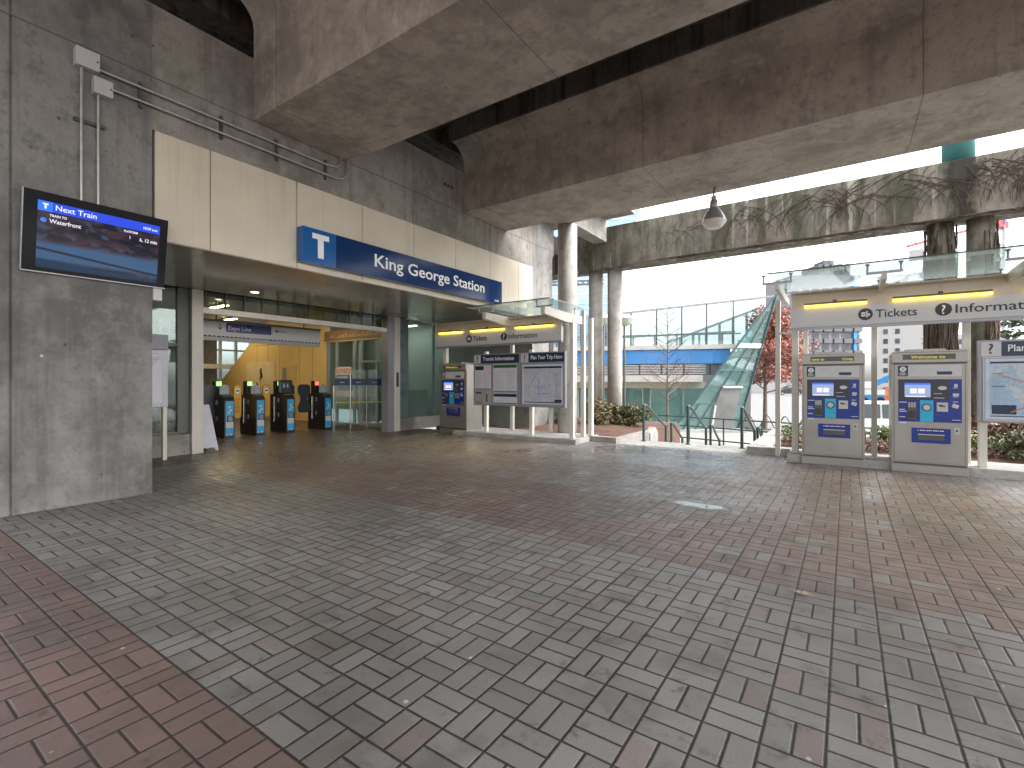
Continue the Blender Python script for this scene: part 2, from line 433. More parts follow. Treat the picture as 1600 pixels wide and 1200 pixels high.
# ------------------------------------------------------------------ materials
M = {}
M['paver'] = paver('brick_paving')
M['wall'] = concrete('concrete_wall', (0.245, 0.228, 0.206), 0.55, lines_z=[5.57], lines_y=[7.35, 8.75], blotch=0.30)
M['pillar'] = concrete('concrete_pillar', (0.192, 0.187, 0.178), 0.55, stain=(0.085, 0.082, 0.078), blotch=0.42, lines_z=[5.57])
M['girder'] = concrete('concrete_girder', (0.372, 0.334, 0.288), 0.32, lines_x=[-7.0, -3.2, 0.9, 5.1], blotch=0.28, stain=(0.12, 0.10, 0.085))
M['column'] = concrete('concrete_column', (0.37, 0.352, 0.325), 0.18, blotch=0.15)
M['mossy'] = concrete('mossy_concrete', (0.21, 0.190, 0.160), 0.5, moss=0.85, stain=(0.06, 0.058, 0.05))
M['soot'] = concrete('sooty_concrete', (0.16, 0.14, 0.12), 0.5, soot=0.93)
M['kerb'] = concrete('kerb_concrete', (0.36, 0.35, 0.33), 0.12, blotch=0.2)
M['paleslab'] = concrete('pale_slab', (0.33, 0.325, 0.31), 0.1, blotch=0.18)
def streaked(name, col, rough, amt, dirt):
    m = NT(name); P = m.pos()
    a = m.noise(m.scale(P, (7, 7, 0.35)), 1.0, 5, 0.65); b2 = m.noise(P, 1.1, 4); c2 = m.noise(m.scale(P, (18, 18, 0.5)), 1.0, 3, 0.6)
    c = m.mix(m.ramp(b2, 0.3, 0.7), tuple(x * 0.93 for x in col), tuple(min(1, x * 1.05) for x in col))
    c = m.mix(m.ramp(a, 0.52, 0.74, 0, amt), c, dirt); c = m.mix(m.ramp(c2, 0.58, 0.75, 0, amt * 0.7), c, dirt)
    m.base(c); m.rough(rough); m.bump(m.noise(P, 1.4, 2), 0.12, 0.01); return m.m
M['cream'] = streaked('cream_panel', (0.60, 0.54, 0.43), 0.42, 0.35, (0.42, 0.36, 0.27))
M['cream0'] = plain('cream_panel', (0.60, 0.54, 0.43), 0.42, var=0.05, vscale=1.2)
M['whitepost'] = streaked('white_post_paint', (0.62, 0.59, 0.52), 0.4, 0.5, (0.36, 0.32, 0.26))
M['whitetrim'] = plain('white_trim', (0.72, 0.70, 0.66), 0.45, var=0.05)
M['navy'] = plain('navy_enamel', (0.005, 0.030, 0.115), 0.14, var=0.05, spec=0.28)
M['midblue'] = plain('blue_enamel', (0.010, 0.105, 0.33), 0.18, var=0.05)
M['darknavy'] = plain('dark_navy', (0.012, 0.028, 0.070), 0.3, var=0.05)
M['royal'] = plain('royal_blue', (0.012, 0.035, 0.25), 0.25, var=0.05)
M['cyan'] = plain('cyan_panel', (0.02, 0.42, 0.64), 0.3, var=0.04)
M['stickerblue'] = plain('sticker_blue', (0.03, 0.36, 0.68), 0.35, var=0.04)
M['white'] = plain('white_lettering', (0.80, 0.80, 0.80), 0.5, var=0.02)
M['ink'] = plain('dark_lettering', (0.035, 0.036, 0.045), 0.5, var=0.02)
M['signgrey'] = plain('pale_grey_sign', (0.55, 0.55, 0.56), 0.35, var=0.03)
M['greyframe'] = plain('grey_frame', (0.30, 0.305, 0.33), 0.35, metal=0.3, var=0.05)
M['steel'] = plain('brushed_steel', (0.33, 0.31, 0.285), 0.34, metal=0.6, var=0.06, vscale=1.6)
M['steeldk'] = plain('dark_steel', (0.10, 0.095, 0.09), 0.4, metal=0.5, var=0.08)
M['galv'] = plain('galvanised_pipe', (0.42, 0.42, 0.42), 0.4, metal=0.7, var=0.1, vscale=9)
M['greybox'] = plain('grey_enclosure', (0.46, 0.46, 0.47), 0.45, var=0.04)
M['black'] = plain('black_plastic', (0.012, 0.012, 0.014), 0.35, var=0.1)
M['gateblack'] = plain('gate_black', (0.018, 0.018, 0.021), 0.32, var=0.15)
M['paddle'] = plain('paddle_slate', (0.030, 0.036, 0.050), 0.38, var=0.1)
M['yellow'] = plain('yellow_paddle', (0.70, 0.42, 0.03), 0.4, var=0.06)
M['orange'] = plain('orange_print', (0.62, 0.20, 0.02), 0.5)
M['tvglass'] = plain('screen_glass', (0.006, 0.007, 0.009), 0.10, var=0.02, spec=0.10)
M['tan'] = plain('tan_wall_panel', (0.58, 0.43, 0.19), 0.45, var=0.05, vscale=1.0)
M['tandoor'] = plain('tan_door', (0.50, 0.37, 0.18), 0.45, var=0.04)
M['soffit'] = plain('tan_metal_soffit', (0.33, 0.29, 0.235), 0.16, var=0.06, vscale=0.8)
M['brown'] = plain('brown_signboard', (0.14, 0.09, 0.05), 0.5, var=0.2)
M['postgrey'] = plain('entrance_post_metal', (0.54, 0.51, 0.46), 0.38, var=0.04)
M['stone'] = concrete('granite_plinth', (0.27, 0.25, 0.23), 0.25, blotch=0.3)
M['ceil'] = plain('interior_ceiling', (0.40, 0.35, 0.27), 0.5, var=0.08)
M['dark'] = plain('dark_void', (0.03, 0.028, 0.026), 0.6)
M['glassteal'] = glass('teal_glass', (0.50, 0.62, 0.61), 0.52, 0.015, 0.04, 0.10)
M['glassdark'] = glass('shop_glass', (0.42, 0.55, 0.53), 0.40, 0.02)
M['glassclear'] = glass('clear_glass', (0.80, 0.92, 0.90), 0.25, 0.02)
M['canopyglass'] = glass('canopy_glass', (0.86, 0.97, 0.96), 0.34, 0.03, 0.0, 0.20)
M['prow'] = glass('prow_glass', (0.48, 0.72, 0.70), 0.50, 0.03, 0.06, 0.15)
M['uppane'] = glass('gallery_glass', (0.60, 0.72, 0.72), 0.40, 0.02)
M['tube'] = emit('yellow_tube', (1.0, 0.66, 0.08), 2.4)
M['warmlamp'] = emit('warm_lamp', (1.0, 0.78, 0.42), 26.0)
M['coollamp'] = emit('shop_lamp', (0.9, 0.95, 0.80), 38.0)
M['greenled'] = emit('green_led', (0.35, 1.0, 0.22), 0.9)
M['redled'] = emit('red_led', (1.0, 0.16, 0.09), 0.9)
M['led'] = emit('amber_led', (0.72, 0.66, 0.03), 0.60)
M['scrblue'] = emit('screen_blue', (0.008, 0.05, 0.62), 0.62, rough=0.06)
M['scrlight'] = emit('screen_light_blue', (0.02, 0.16, 0.85), 0.62, rough=0.06)
M['scrwhite'] = emit('screen_white', (0.85, 0.87, 1.0), 0.55, rough=0.06)
M['scrpale'] = emit('screen_pale', (0.42, 0.50, 0.78), 0.42, rough=0.08)
M['bluepanel'] = plain('bright_blue_panel', (0.06, 0.205, 0.46), 0.4, var=0.12, vscale=0.8, spec=0.2)
M['teal'] = plain('teal_steel', (0.05, 0.20, 0.20), 0.4, var=0.1)
M['railgreen'] = plain('dark_green_rail', (0.025, 0.055, 0.052), 0.35, var=0.1)
M['asphalt'] = plain('asphalt', (0.16, 0.16, 0.16), 0.85, var=0.2, vscale=6, bump=0.1)
M['lowpave'] = plain('pale_paving', (0.26, 0.25, 0.225), 0.8, var=0.12, vscale=2)
M['soil'] = plain('bark_mulch', (0.10, 0.052, 0.034), 0.95, var=0.5, vscale=24, bump=0.9, bscale=35)
M['bark'] = plain('bark', (0.16, 0.12, 0.095), 0.9, var=0.3, vscale=14, bump=0.6)
M['ivy'] = plain('dry_vine', (0.085, 0.060, 0.045), 0.9, var=0.35, vscale=10)
M['leafdk'] = leafmat('shrub_leaves', ((0.035, 0.055, 0.018), (0.12, 0.13, 0.05), (0.20, 0.17, 0.07)))
M['leafpale'] = leafmat('dry_shrub_leaves', ((0.13, 0.10, 0.05), (0.28, 0.23, 0.12), (0.12, 0.13, 0.05)))
M['leafgr'] = leafmat('hedge_leaves', ((0.05, 0.09, 0.015), (0.14, 0.19, 0.03), (0.20, 0.24, 0.05)))
M['leafred'] = leafmat('red_leaves', ((0.24, 0.065, 0.045), (0.36, 0.125, 0.085), (0.34, 0.20, 0.15)))
M['leafbr'] = leafmat('brown_leaves', ((0.10, 0.05, 0.03), (0.22, 0.11, 0.06), (0.35, 0.25, 0.22)))
M['needle'] = leafmat('evergreen', ((0.03, 0.055, 0.025), (0.07, 0.10, 0.045)))
M['bwhite'] = plain('pale_render', (0.42, 0.405, 0.39), 0.8, var=0.05)
M['bgrey'] = plain('grey_balcony', (0.10, 0.098, 0.115), 0.7, var=0.08)
M['bwin'] = plain('dark_window', (0.06, 0.065, 0.08), 0.15, var=0.4, vscale=0.4)
M['btower'] = plain('blue_curtain_wall', (0.24, 0.36, 0.47), 0.15, var=0.2, vscale=0.25)
M['crred'] = plain('crane_red', (0.50, 0.04, 0.05), 0.5)
M['crgrey'] = plain('crane_grey', (0.45, 0.46, 0.48), 0.5)
M['crblue'] = plain('boom_blue', (0.03, 0.22, 0.50), 0.4)
M['carwhite'] = plain('white_car_paint', (0.72, 0.73, 0.75), 0.2, var=0.02)
M['cardark'] = plain('dark_car_paint', (0.05, 0.05, 0.055), 0.2, var=0.02)
M['rubber'] = plain('tyre', (0.015, 0.015, 0.015), 0.8)
M['carglass'] = plain('car_window', (0.03, 0.04, 0.045), 0.06)
M['netorange'] = plain('orange_netting', (0.60, 0.17, 0.07), 0.7, var=0.3, vscale=2)
M['paper'] = plain('poster_paper', (0.60, 0.60, 0.66), 0.4, var=0.03)
M['papergrey'] = plain('poster_grey', (0.34, 0.33, 0.32), 0.5)
M['green'] = plain('green_print', (0.02, 0.13, 0.05), 0.4)
M['pink'] = plain('pink_print', (0.62, 0.20, 0.22), 0.5)
M['chrome'] = plain('chrome', (0.6, 0.6, 0.6), 0.2, metal=1.0)
M['lime'] = plain('lime_stripe', (0.42, 0.46, 0.03), 0.5)
M['redprint'] = plain('red_print', (0.45, 0.03, 0.02), 0.5)
M['lampglass'] = plain('opal_lamp_glass', (0.68, 0.66, 0.60), 0.25)
M['deadleaf'] = plain('dead_leaf', (0.46, 0.35, 0.24), 0.7, var=0.35, vscale=40)
M['tongue'] = plain('louvre', (0.45, 0.44, 0.44), 0.5)
def mapmat(name, c0, c1, c2, road):
    m = NT(name); P = m.pos()
    n = m.noise(P, 3.0, 3); n2 = m.noise(P, 1.6, 4)
    c = m.mix(m.ramp(n, 0.48, 0.54), c0, c1)
    c = m.mix(m.ramp(n2, 0.58, 0.62), c, c2)
    e = m.vor(P, 9.0, feature='DISTANCE_TO_EDGE'); c = m.mix(m.ramp(e, 0.02, 0.05, 0.55, 0), c, road)
    e2 = m.vor(P, 26.0, feature='DISTANCE_TO_EDGE'); c = m.mix(m.ramp(e2, 0.03, 0.08, 0.3, 0), c, (0.7, 0.7, 0.72))
    m.base(c); m.rough(0.18); return m.m
M['map1'] = mapmat('street_map', (0.46, 0.47, 0.55), (0.50, 0.51, 0.54), (0.42, 0.44, 0.60), (0.30, 0.32, 0.45))
M['map2'] = mapmat('region_map', (0.30, 0.47, 0.62), (0.48, 0.55, 0.58), (0.42, 0.55, 0.50), (0.34, 0.34, 0.48))

XR, YR, ZU = (1, 0, 0), (0, 1, 0), (0, 0, 1)
FX = dict(right=(0, 1, 0), up=(0, 0, 1), nrm=(1, 0, 0))     # a face looking towards +X
FY = dict(right=(1, 0, 0), up=(0, 0, 1), nrm=(0, -1, 0))    # a face looking towards -Y

# ================================================================== SETTING
LOWZ = -1.15
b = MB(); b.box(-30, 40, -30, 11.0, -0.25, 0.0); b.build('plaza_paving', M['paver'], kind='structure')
b = MB(); b.add([(-1500, -1500, LOWZ - 0.02), (1500, -1500, LOWZ - 0.02), (1500, 2500, LOWZ - 0.02), (-1500, 2500, LOWZ - 0.02)], [(0, 1, 2, 3)])
b.build('ground', M['asphalt'], kind='structure')
b = MB(); b.box(-14, 6, 15.2, 27.5, LOWZ - 0.3, LOWZ); b.build('lower_pavement', M['lowpave'], kind='structure')
b = MB()
b.box(-4.55, -1.72, 11.004, 11.95, -1.0, -0.004)
for i in range(4): b.box(-4.55, -1.72, 11.95 + i * 0.3, 11.95 + (i + 1) * 0.3, -1.2, -0.165 * (i + 1))
b.box(-4.55, -1.72, 13.15, 14.3, -1.3, -0.66)
for i in range(2): b.box(-4.55, -1.72, 14.3 + i * 0.3, 14.6 + i * 0.3, -1.4, -0.66 - 0.165 * (i + 1))
b.box(-4.55, -1.72, 14.9, 15.2, -1.4, -1.145)
b.build('stairs', M['paleslab'], kind='structure')

def mound(name, x0, x1, y0, y1, z0, hgt, mat, seed=1, nx=26, ny=22):
    r = random.Random(seed); vs = []; fs = []
    for j in range(ny + 1):
        for i in range(nx + 1):
            u, v = i / nx, j / ny
            e = min(1, min(u, 1 - u) * 7) * min(1, min(v, 1 - v) * 6)
            z = z0 + hgt * e * (0.75 + 0.25 * math.sin(5 * u + 2) * math.cos(4 * v)) + r.uniform(-0.018, 0.018)
            vs.append((x0 + u * (x1 - x0), y0 + v * (y1 - y0), z))
    for j in range(ny):
        for i in range(nx):
            a = j * (nx + 1) + i; fs.append((a, a + 1, a + nx + 2, a + nx + 1))
    bb = MB(); bb.add(vs, fs); return bb.build(name, mat, kind='structure')
mound('mulch_bed', -11, -4.76, 11.75, 16.1, 0.04, 0.20, M['soil'], 3)
mound('planting_bed', -1.35, 12, 11.4, 15.5, 0.03, 0.10, M['soil'], 4)
b = MB(); b.box(-11, -4.77, 11.6, 17.2, -1.3, 0.03); b.build('bed_base', M['soil'], kind='structure')
b = MB(); b.box(-1.34, 12, 11.3, 15.6, -1.3, 0.02); b.build('bed_base', M['kerb'], kind='structure')

# planter kerbs either side of the stairs
b = MB(); b.bbox(-5.3, -4.56, 11.012, 11.2, -0.1, 0.13, 0.012); b.bbox(-4.75, -4.56, 11.202, 13.4, -0.6, 0.10, 0.012)
b.build('planter_kerb', M['stone'], label='low concrete kerb holding the bark mulch bed left of the stairs', cat='kerb')
b = MB(); b.bbox(-1.7, -0.9, 11.012, 11.3, -0.1, 0.15, 0.012); b.bbox(-1.7, -1.36, 11.302, 15.4, -1.2, 0.16, 0.012)
b.build('planter_kerb', M['kerb'], label='low concrete kerb between the stairs and the right ticket kiosk', cat='kerb')
b = MB()
b.prism([(13.5, -0.6), (14.2, -0.6), (14.2, 0.0), (13.95, 0.16), (13.5, 0.02)], lambda u, v, t: (t, u, v), -4.74, -4.57)
b.build('boulder', M['kerb'], label='pale squared stone block beside the left stair handrail', cat='stone')

# ================================================================== STATION BUILDING
st = thing('station_building', (-9.3, 6.5, 0), 'concrete station hall with cream fascia panels and a wide open entrance', 'building')
b = MB()
b.box(-8.5, -7.65, 1.285, 2.61, -0.05, 6.55)
b.box(-8.5, -7.68, 1.262, 1.285, -0.05, 6.55)
b.prism([(-8.5, 0.9), (-7.75, 0.9), (-7.66, 0.99), (-7.66, 1.262), (-8.5, 1.262)], lambda u, v, t: (u, v, t), -0.05, 6.55)
b.build('left_pier', M['pillar'], st)
b = MB(); b.prism([(12.15, -0.05), (13.33, -0.05), (13.33, 5.35), (13.42, 5.5), (13.42, 6.55), (12.15, 6.55)], lambda u, v, t: (t, u, v), -8.9, -7.65)
b.build('right_pier', M['pillar'], st)
b = MB(); b.box(-8.3, -7.652, 2.612, 12.148, 4.865, 6.55); b.box(-8.3, -7.80, 2.612, 12.148, 3.42, 4.863)  # second box is unseen behind the fascia, added to block light
for k in range(3): pass
b.build('upper_wall', M['wall'], st)
b = MB()
for dy in (0, 0.12, 0.24):
    b.tube([(-7.66, 8.35 + dy, 6.05), (-7.642, 8.35 + dy, 6.05)], 0.042, 12)
b.build('tie_hole', M['dark'], st)
ys = [2.63, 3.32, 4.67, 6.01, 7.36, 8.71, 10.05, 11.39, 12.14]
for i in range(len(ys) - 1):
    b = MB(); b.bbox(-7.76, -7.625, ys[i] + 0.006, ys[i + 1] - 0.006, 3.402, 4.855, 0.006)
    b.build('fascia_panel', M['cream'], st)
b = MB()
for i in range(len(ys) - 1):
    b.box(-11.0, -7.63, ys[i] + 0.003, ys[i + 1] - 0.003, 3.385, 3.401)
b.build('soffit', M['soffit'], st)
# entrance line at X=-11
for y0, y1 in ((4.44, 4.66), (9.83, 10.06)):
    b = MB(); b.bbox(-11.28, -11.0, y0, y1, 0, 3.384, 0.012); b.build('entrance_post', M['postgrey'], st)
b = MB(); b.box(-11.3, -11.02, 9.60, 9.829, 0, 3.384); b.build('post_casing', M['greyframe'], st)
b = MB(); b.box(-11.0, -10.985, 9.90, 9.99, 1.32, 1.75); b.build('intercom_panel', M['steeldk'], st)
b = MB(); b.box(-11.25, -11.05, 2.62, 4.435, 0, 0.42); b.build('plinth', M['stone'], st)
b = MB(); b.box(-11.25, -11.05, 10.065, 12.14, 0, 0.36); b.build('plinth', M['stone'], st)
b = MB(); b.box(-11.16, -11.145, 2.62, 4.435, 0.42, 3.38); wp = b.build('window', M['glassdark'], st)
b = MB(); b.box(-11.2, -11.1, 4.22, 4.432, 0.43, 3.38); b.box(-11.2, -11.1, 2.62, 4.215, 0.421, 0.47); b.box(-11.2, -11.1, 2.62, 4.215, 2.2, 2.26); b.build('frame', plain('slate_frame', (0.075, 0.08, 0.075), 0.4), wp)
b = MB(); b.box(-11.16, -11.145, 10.065, 12.14, 0.36, 3.38); wp = b.build('window', M['glassteal'], st)
b = MB(); b.box(-11.2, -11.1, 10.068, 10.48, 0.37, 3.375); b.box(-11.19, -11.11, 11.6, 11.65, 0.37, 3.375); b.build('frame', plain('teal_panel', (0.13, 0.18, 0.18), 0.3), wp)
b = MB(); b.box(-11.2, -11.05, 4.665, 9.595, 2.92, 3.04); b.build('door_head', M['whitetrim'], st)
b = MB(); b.box(-11.14, -11.13, 4.665, 9.595, 3.05, 3.38); cl = b.build('clerestory', M['glassdark'], st)
b = MB()
for i in range(13): b.box(-11.16, -11.10, 4.74 + i * 0.40, 4.765 + i * 0.40, 3.05, 3.38)
b.build('bar', M['steeldk'], cl)
# rooms behind
b = MB(); b.box(-24.5, -11.31, 1.9, 16.2, 3.95, 4.15); b.build('hall_ceiling', M['ceil'], st)
b = MB(); b.box(-24.5, -8.51, 1.9, 2.10, 0, 6.5); b.build('end_wall', M['bwhite'], st)
b = MB(); b.box(-24.5, -8.31, 1.9, 16.2, 6.3, 6.5); b.build('roof', M['kerb'], st)
b = MB(); b.box(-11.9, -11.31, 2.11, 10.55, 3.41, 3.94); b.build('bulkhead', M['dark'], st)
# side wall of the hall: tan panels, cut off along a stair
poly = [(-23.9, 0.0), (-15.42, 0.0), (-15.42, 3.94), (-19.4, 3.94), (-20.71, 3.12), (-23.1, 1.62), (-23.9, 1.2)]
b = MB(); b.prism(poly, lambda u, v, t: (u, t, v), 10.6, 10.75)
wall = b.build('side_wall', M['tan'], st)
b = MB()
for x in (-16.3, -17.15, -18.5, -19.35, -20.2): b.box(x, x + 0.012, 10.595, 10.60, 0.02, 3.0 if x > -20.6 else 2.6)
b.box(-20.5, -15.45, 10.594, 10.60, 2.95, 2.965); b.build('panel_joint', M['brown'], wall)
b = MB(); b.box(-18.25, -17.33, 10.56, 10.598, 0.0, 2.07); d = b.build('hall_door', M['tandoor'], st)
b = MB(); b.box(-18.25, -17.95, 10.555, 10.56, 0.1, 2.0); b.build('door_pane', M['greyframe'], d)
b = MB(); b.box(-17.42, -17.38, 10.52, 10.56, 1.0, 1.1); b.build('handle', M['chrome'], d)
# shop front
sf = [(-15.4, -14.9), (-14.42, -14.36), (-13.95, -13.6), (-12.0, -11.75)]
b = MB(); b.box(-15.4, -11.32, 10.62, 10.635, 0.02, 2.88); sh = b.build('shop_window', M['glassdark'], st)
b = MB()
for x0, x1 in ((-15.42, -15.3), (-14.9, -14.84), (-13.93, -13.86), (-13.62, -13.5), (-12.75, -12.68), (-12.02, -11.92), (-11.42, -11.32)):
    b.box(x0, x1, 10.58, 10.68, 0.0, 2.88)
b.box(-13.5, -12.02, 10.585, 10.675, 2.12, 2.18); b.box(-13.5, -12.02, 10.585, 10.675, 0.0, 0.12)
b.build('frame', M['greyframe'], sh)
b = MB(); b.box(-15.42, -11.32, 10.5, 10.68, 2.9, 3.25); sg = b.build('shop_signboard', M['brown'], st)
b = MB(); b.box(-15.42, -11.32, 10.49, 10.5, 2.86, 2.90)
for i in range(40):
    x = -15.1 + i * 0.085; h = rnd.uniform(0.03, 0.16)
    b.box(x, x + rnd.uniform(0.02, 0.05), 10.492, 10.5, 3.0, 3.0 + h)
b.build('sign_trim', plain('bronze_trim', (0.35, 0.27, 0.16), 0.4), sg)
b = MB(); b.box(-15.4, -11.3, 12.6, 12.7, 0, 3.9); b.build('shop_back_wall', plain('dim_shop_wall', (0.20, 0.19, 0.16), 0.7), st)
b = MB(); b.box(-15.35, -8.5, 12.145, 12.16, 0, 3.4); 
for x, h in ((-15.0, 1.0), (-13.4, 1.2), (-12.6, 1.2)): b.box(x, x + 0.7, 11.6, 12.1, 0, h)
b.build('shop_fittings', plain('dim_counter', (0.22, 0.24, 0.23), 0.5), st)
# glazed far wall
b = MB(); b.box(-24.2, -24.19, 10.8, 16.1, 0.3, 3.94); fw = b.build('far_window', M['uppane'], st)
b = MB()
for y in (10.9, 11.6, 12.3, 13.0, 13.7, 14.4, 15.1): b.box(-24.25, -24.1, y, y + 0.10, 0.0, 3.94)
for z in (0.25, 1.5, 2.9): b.box(-24.24, -24.11, 10.8, 16.1, z, z + 0.08)
b.build('mullion', M['whitetrim'], fw)
b = MB(); b.box(-24.3, -24.1, 2.1, 10.78, 0, 3.94); b.build('far_wall', M['wall'], st)
b = MB(); b.box(-23.8, -23.3, 9.2, 13.2, 2.05, 2.25); b.build('light_shelf', M['whitetrim'], st)
b = MB(); b.box(-15.4, -15.3, 12.7, 16.2, 0, 3.94); b.box(-24.5, -15.3, 16.1, 16.2, 0, 3.94); b.build('hall_wall', M['tan'], st)
b = MB(); b.box(-24.0, -20.8, 8.6, 8.75, 0, 3.0); b.build('stair_wall', M['wall'], st)

# interior lights (fixtures in the ceiling)
def ceiling_light(x, y, z, sx, sy, label, power, mat='warmlamp'):
    t = thing('ceiling_light', (x, y, z), label, 'ceiling light', 'ceiling lights inside the hall')
    bb = MB(); bb.bbox(x - sx / 2, x + sx / 2, y - sy / 2, y + sy / 2, z - 0.05, z, 0.006); bb.build('housing', M['whitetrim'], t)
    bb = MB(); bb.box(x - sx / 2 + 0.02, x + sx / 2 - 0.02, y - sy / 2 + 0.02, y + sy / 2 - 0.02, z - 0.062, z - 0.051); bb.build('diffuser', M[mat], t)
    return t
ceiling_light(-14.2, 6.0, 3.94, 0.18, 2.4, 'long warm light in the hall ceiling above the left fare gates', 1)
ceiling_light(-14.2, 9.0, 3.94, 0.18, 2.0, 'warm ceiling light inside the hall near the shop front', 1)
ceiling_light(-17.3, 7.5, 3.94, 2.4, 0.18, 'warm ceiling light between fare gates and tan side wall', 1)
ceiling_light(-20.5, 9.3, 3.94, 2.4, 0.18, 'warm ceiling light deepest inside the station hall', 1)
ceiling_light(-13.2, 3.2, 3.94, 1.6, 0.14, 'warm strip light behind the left entrance window', 1)
ceiling_light(-13.0, 11.4, 3.38, 2.6, 0.12, 'cool strip light inside the dim shop behind its glass front', 1, 'coollamp')
t = thing('downlight', (-10.33, 5.37, 3.385), 'small round recessed downlight in the glossy entrance soffit', 'ceiling light')
b = MB(); b.lathe([(0.10, 0.0), (0.10, -0.012), (0.075, -0.012), (0.075, 0.0)], (-10.33, 5.37, 3.385)); b.build('rim', M['whitetrim'], t)
b = MB(); b.lathe([(0.0001, -0.004), (0.07, -0.004), (0.07, -0.001)], (-10.33, 5.37, 3.385)); b.build('lens', M['warmlamp'], t)

# ------------------------------------------------------------------ station name sign
sg = thing('station_sign', (-7.6, 7.5, 3.5), 'long navy station name sign with white letters on the cream fascia', 'sign')
SX = -7.45
b = MB(); b.bbox(-7.62, SX, 5.31, 10.34, 3.50, 4.09, 0.006); b.build('name_board', M['navy'], sg)
b = MB(); b.bbox(-7.62, SX + 0.003, 4.67, 5.307, 3.50, 4.09, 0.006); lg = b.build('logo_square', M['midblue'], sg)
b = MB(); cy = 5.0
b.plate((SX + 0.003, cy, 3.58), **FX, x0=-0.16, x1=0.16, z0=0.34, z1=0.43, n0=0.001, n1=0.006)
b.plate((SX + 0.003, cy, 3.58), **FX, x0=-0.055, x1=0.055, z0=0.02, z1=0.338, n0=0.001, n1=0.006)
b.build('logo_letter', M['white'], lg)
b = MB(); b.text('King George Station', (SX + 0.002, 6.16, 3.70), **FX, size=0.34, fit=3.42, bold=0.012); b.build('lettering', M['white'], sg)
b = MB()
for i in range(5): b.plate((SX + 0.002, 10.0 + i * 0.04, 3.545), **FX, x0=0, x1=0.026, z0=0, z1=0.025, n0=0, n1=0.003)
b.tube([(SX + 0.003, 10.02 + i * 0.02, 3.585 + 0.012 * math.sin(i)) for i in range(9)], 0.005, 4); b.build('small_mark', M['white'], sg)

# ------------------------------------------------------------------ next train screen
TVM4 = Matrix.Translation((-7.52, 2.035, 3.195)) @ Matrix.Rotation(R(9), 4, 'Y')
tvr = (TVM4.to_3x3() @ Vector((0, 1, 0))); tvu = (TVM4.to_3x3() @ Vector((0, 0, 1))); tvn = (TVM4.to_3x3() @ Vector((1, 0, 0)))
tvo = TVM4.translation
TF = dict(right=tvr, up=tvu, nrm=tvn)
tv = thing('arrival_screen', (-7.6, 2.03, 2.75), 'black flat screen listing the next train, mounted on the concrete pier', 'screen')
b = MB(); b.plate(tvo, **TF, x0=-0.69, x1=0.69, z0=-0.445, z1=0.445, n0=-0.07, n1=0.0); b.build('case', M['tvglass'], tv)
b = MB(); b.plate(tvo, **TF, x0=-0.70, x1=-0.691, z0=-0.452, z1=0.45, n0=-0.06, n1=-0.004)
b.plate(tvo, **TF, x0=-0.70, x1=0.70, z0=-0.46, z1=-0.446, n0=-0.06, n1=-0.004); b.build('edge_trim', M['greyframe'], tv)
b = MB(); b.box(-7.66, -7.58, 1.9, 2.2, 3.05, 3.3); b.build('bracket', M['steeldk'], tv)
def tvp(x, z): return tvo + tvr * x + tvu * z
b = MB(); b.plate(tvo, **TF, x0=-0.445, x1=0.60, z0=0.235, z1=0.345, n0=0.0005, n1=0.002); bar = b.build('title_bar', M['scrblue'], tv)
b = MB(); b.plate(tvo, **TF, x0=-0.575, x1=-0.447, z0=0.235, z1=0.345, n0=0.0005, n1=0.002); b.build('logo_tile', M['scrlight'], tv)
b = MB(); b.text('Next Train', tvp(-0.425, 0.265) + tvn * 0.002, **TF, size=0.085, depth=0.001, bold=0.01, fit=0.37); b.build('screen_lettering', M['scrwhite'], tv)
b = MB(); b.plate(tvo, **TF, x0=-0.535, x1=-0.487, z0=0.305, z1=0.322, n0=0.002, n1=0.0035); b.plate(tvo, **TF, x0=-0.52, x1=-0.502, z0=0.262, z1=0.305, n0=0.002, n1=0.0035); b.build('logo_letter', M['scrwhite'], tv)
b = MB(); b.text('TRAIN TO', tvp(-0.475, 0.185) + tvn * 0.002, **TF, size=0.038, depth=0.001, bold=0.02, fit=0.15); b.build('screen_lettering', M['scrwhite'], tv)
b = MB(); b.text('Waterfront', tvp(-0.475, 0.115) + tvn * 0.002, **TF, size=0.066, depth=0.001, bold=0.012, fit=0.28); b.build('screen_lettering', M['scrwhite'], tv)
b = MB(); b.text('10:29 a.m.', tvp(0.58, 0.268) + tvn * 0.002, **TF, size=0.046, depth=0.001, bold=0.02, align='RIGHT', fit=0.16); b.build('screen_lettering', M['scrwhite'], tv)
b = MB(); b.text('PLATFORM', tvp(0.22, 0.185) + tvn * 0.002, **TF, size=0.038, depth=0.001, bold=0.02, fit=0.14); b.build('screen_lettering', M['scrwhite'], tv)
b = MB(); b.text('1', tvp(0.28, 0.11) + tvn * 0.002, **TF, size=0.055, depth=0.001); b.build('screen_lettering', M['scrwhite'], tv)
b = MB(); b.text('6, 12 min', tvp(0.575, 0.105) + tvn * 0.002, **TF, size=0.060, depth=0.001, bold=0.015, align='RIGHT', fit=0.19); b.build('screen_lettering', M['scrwhite'], tv)

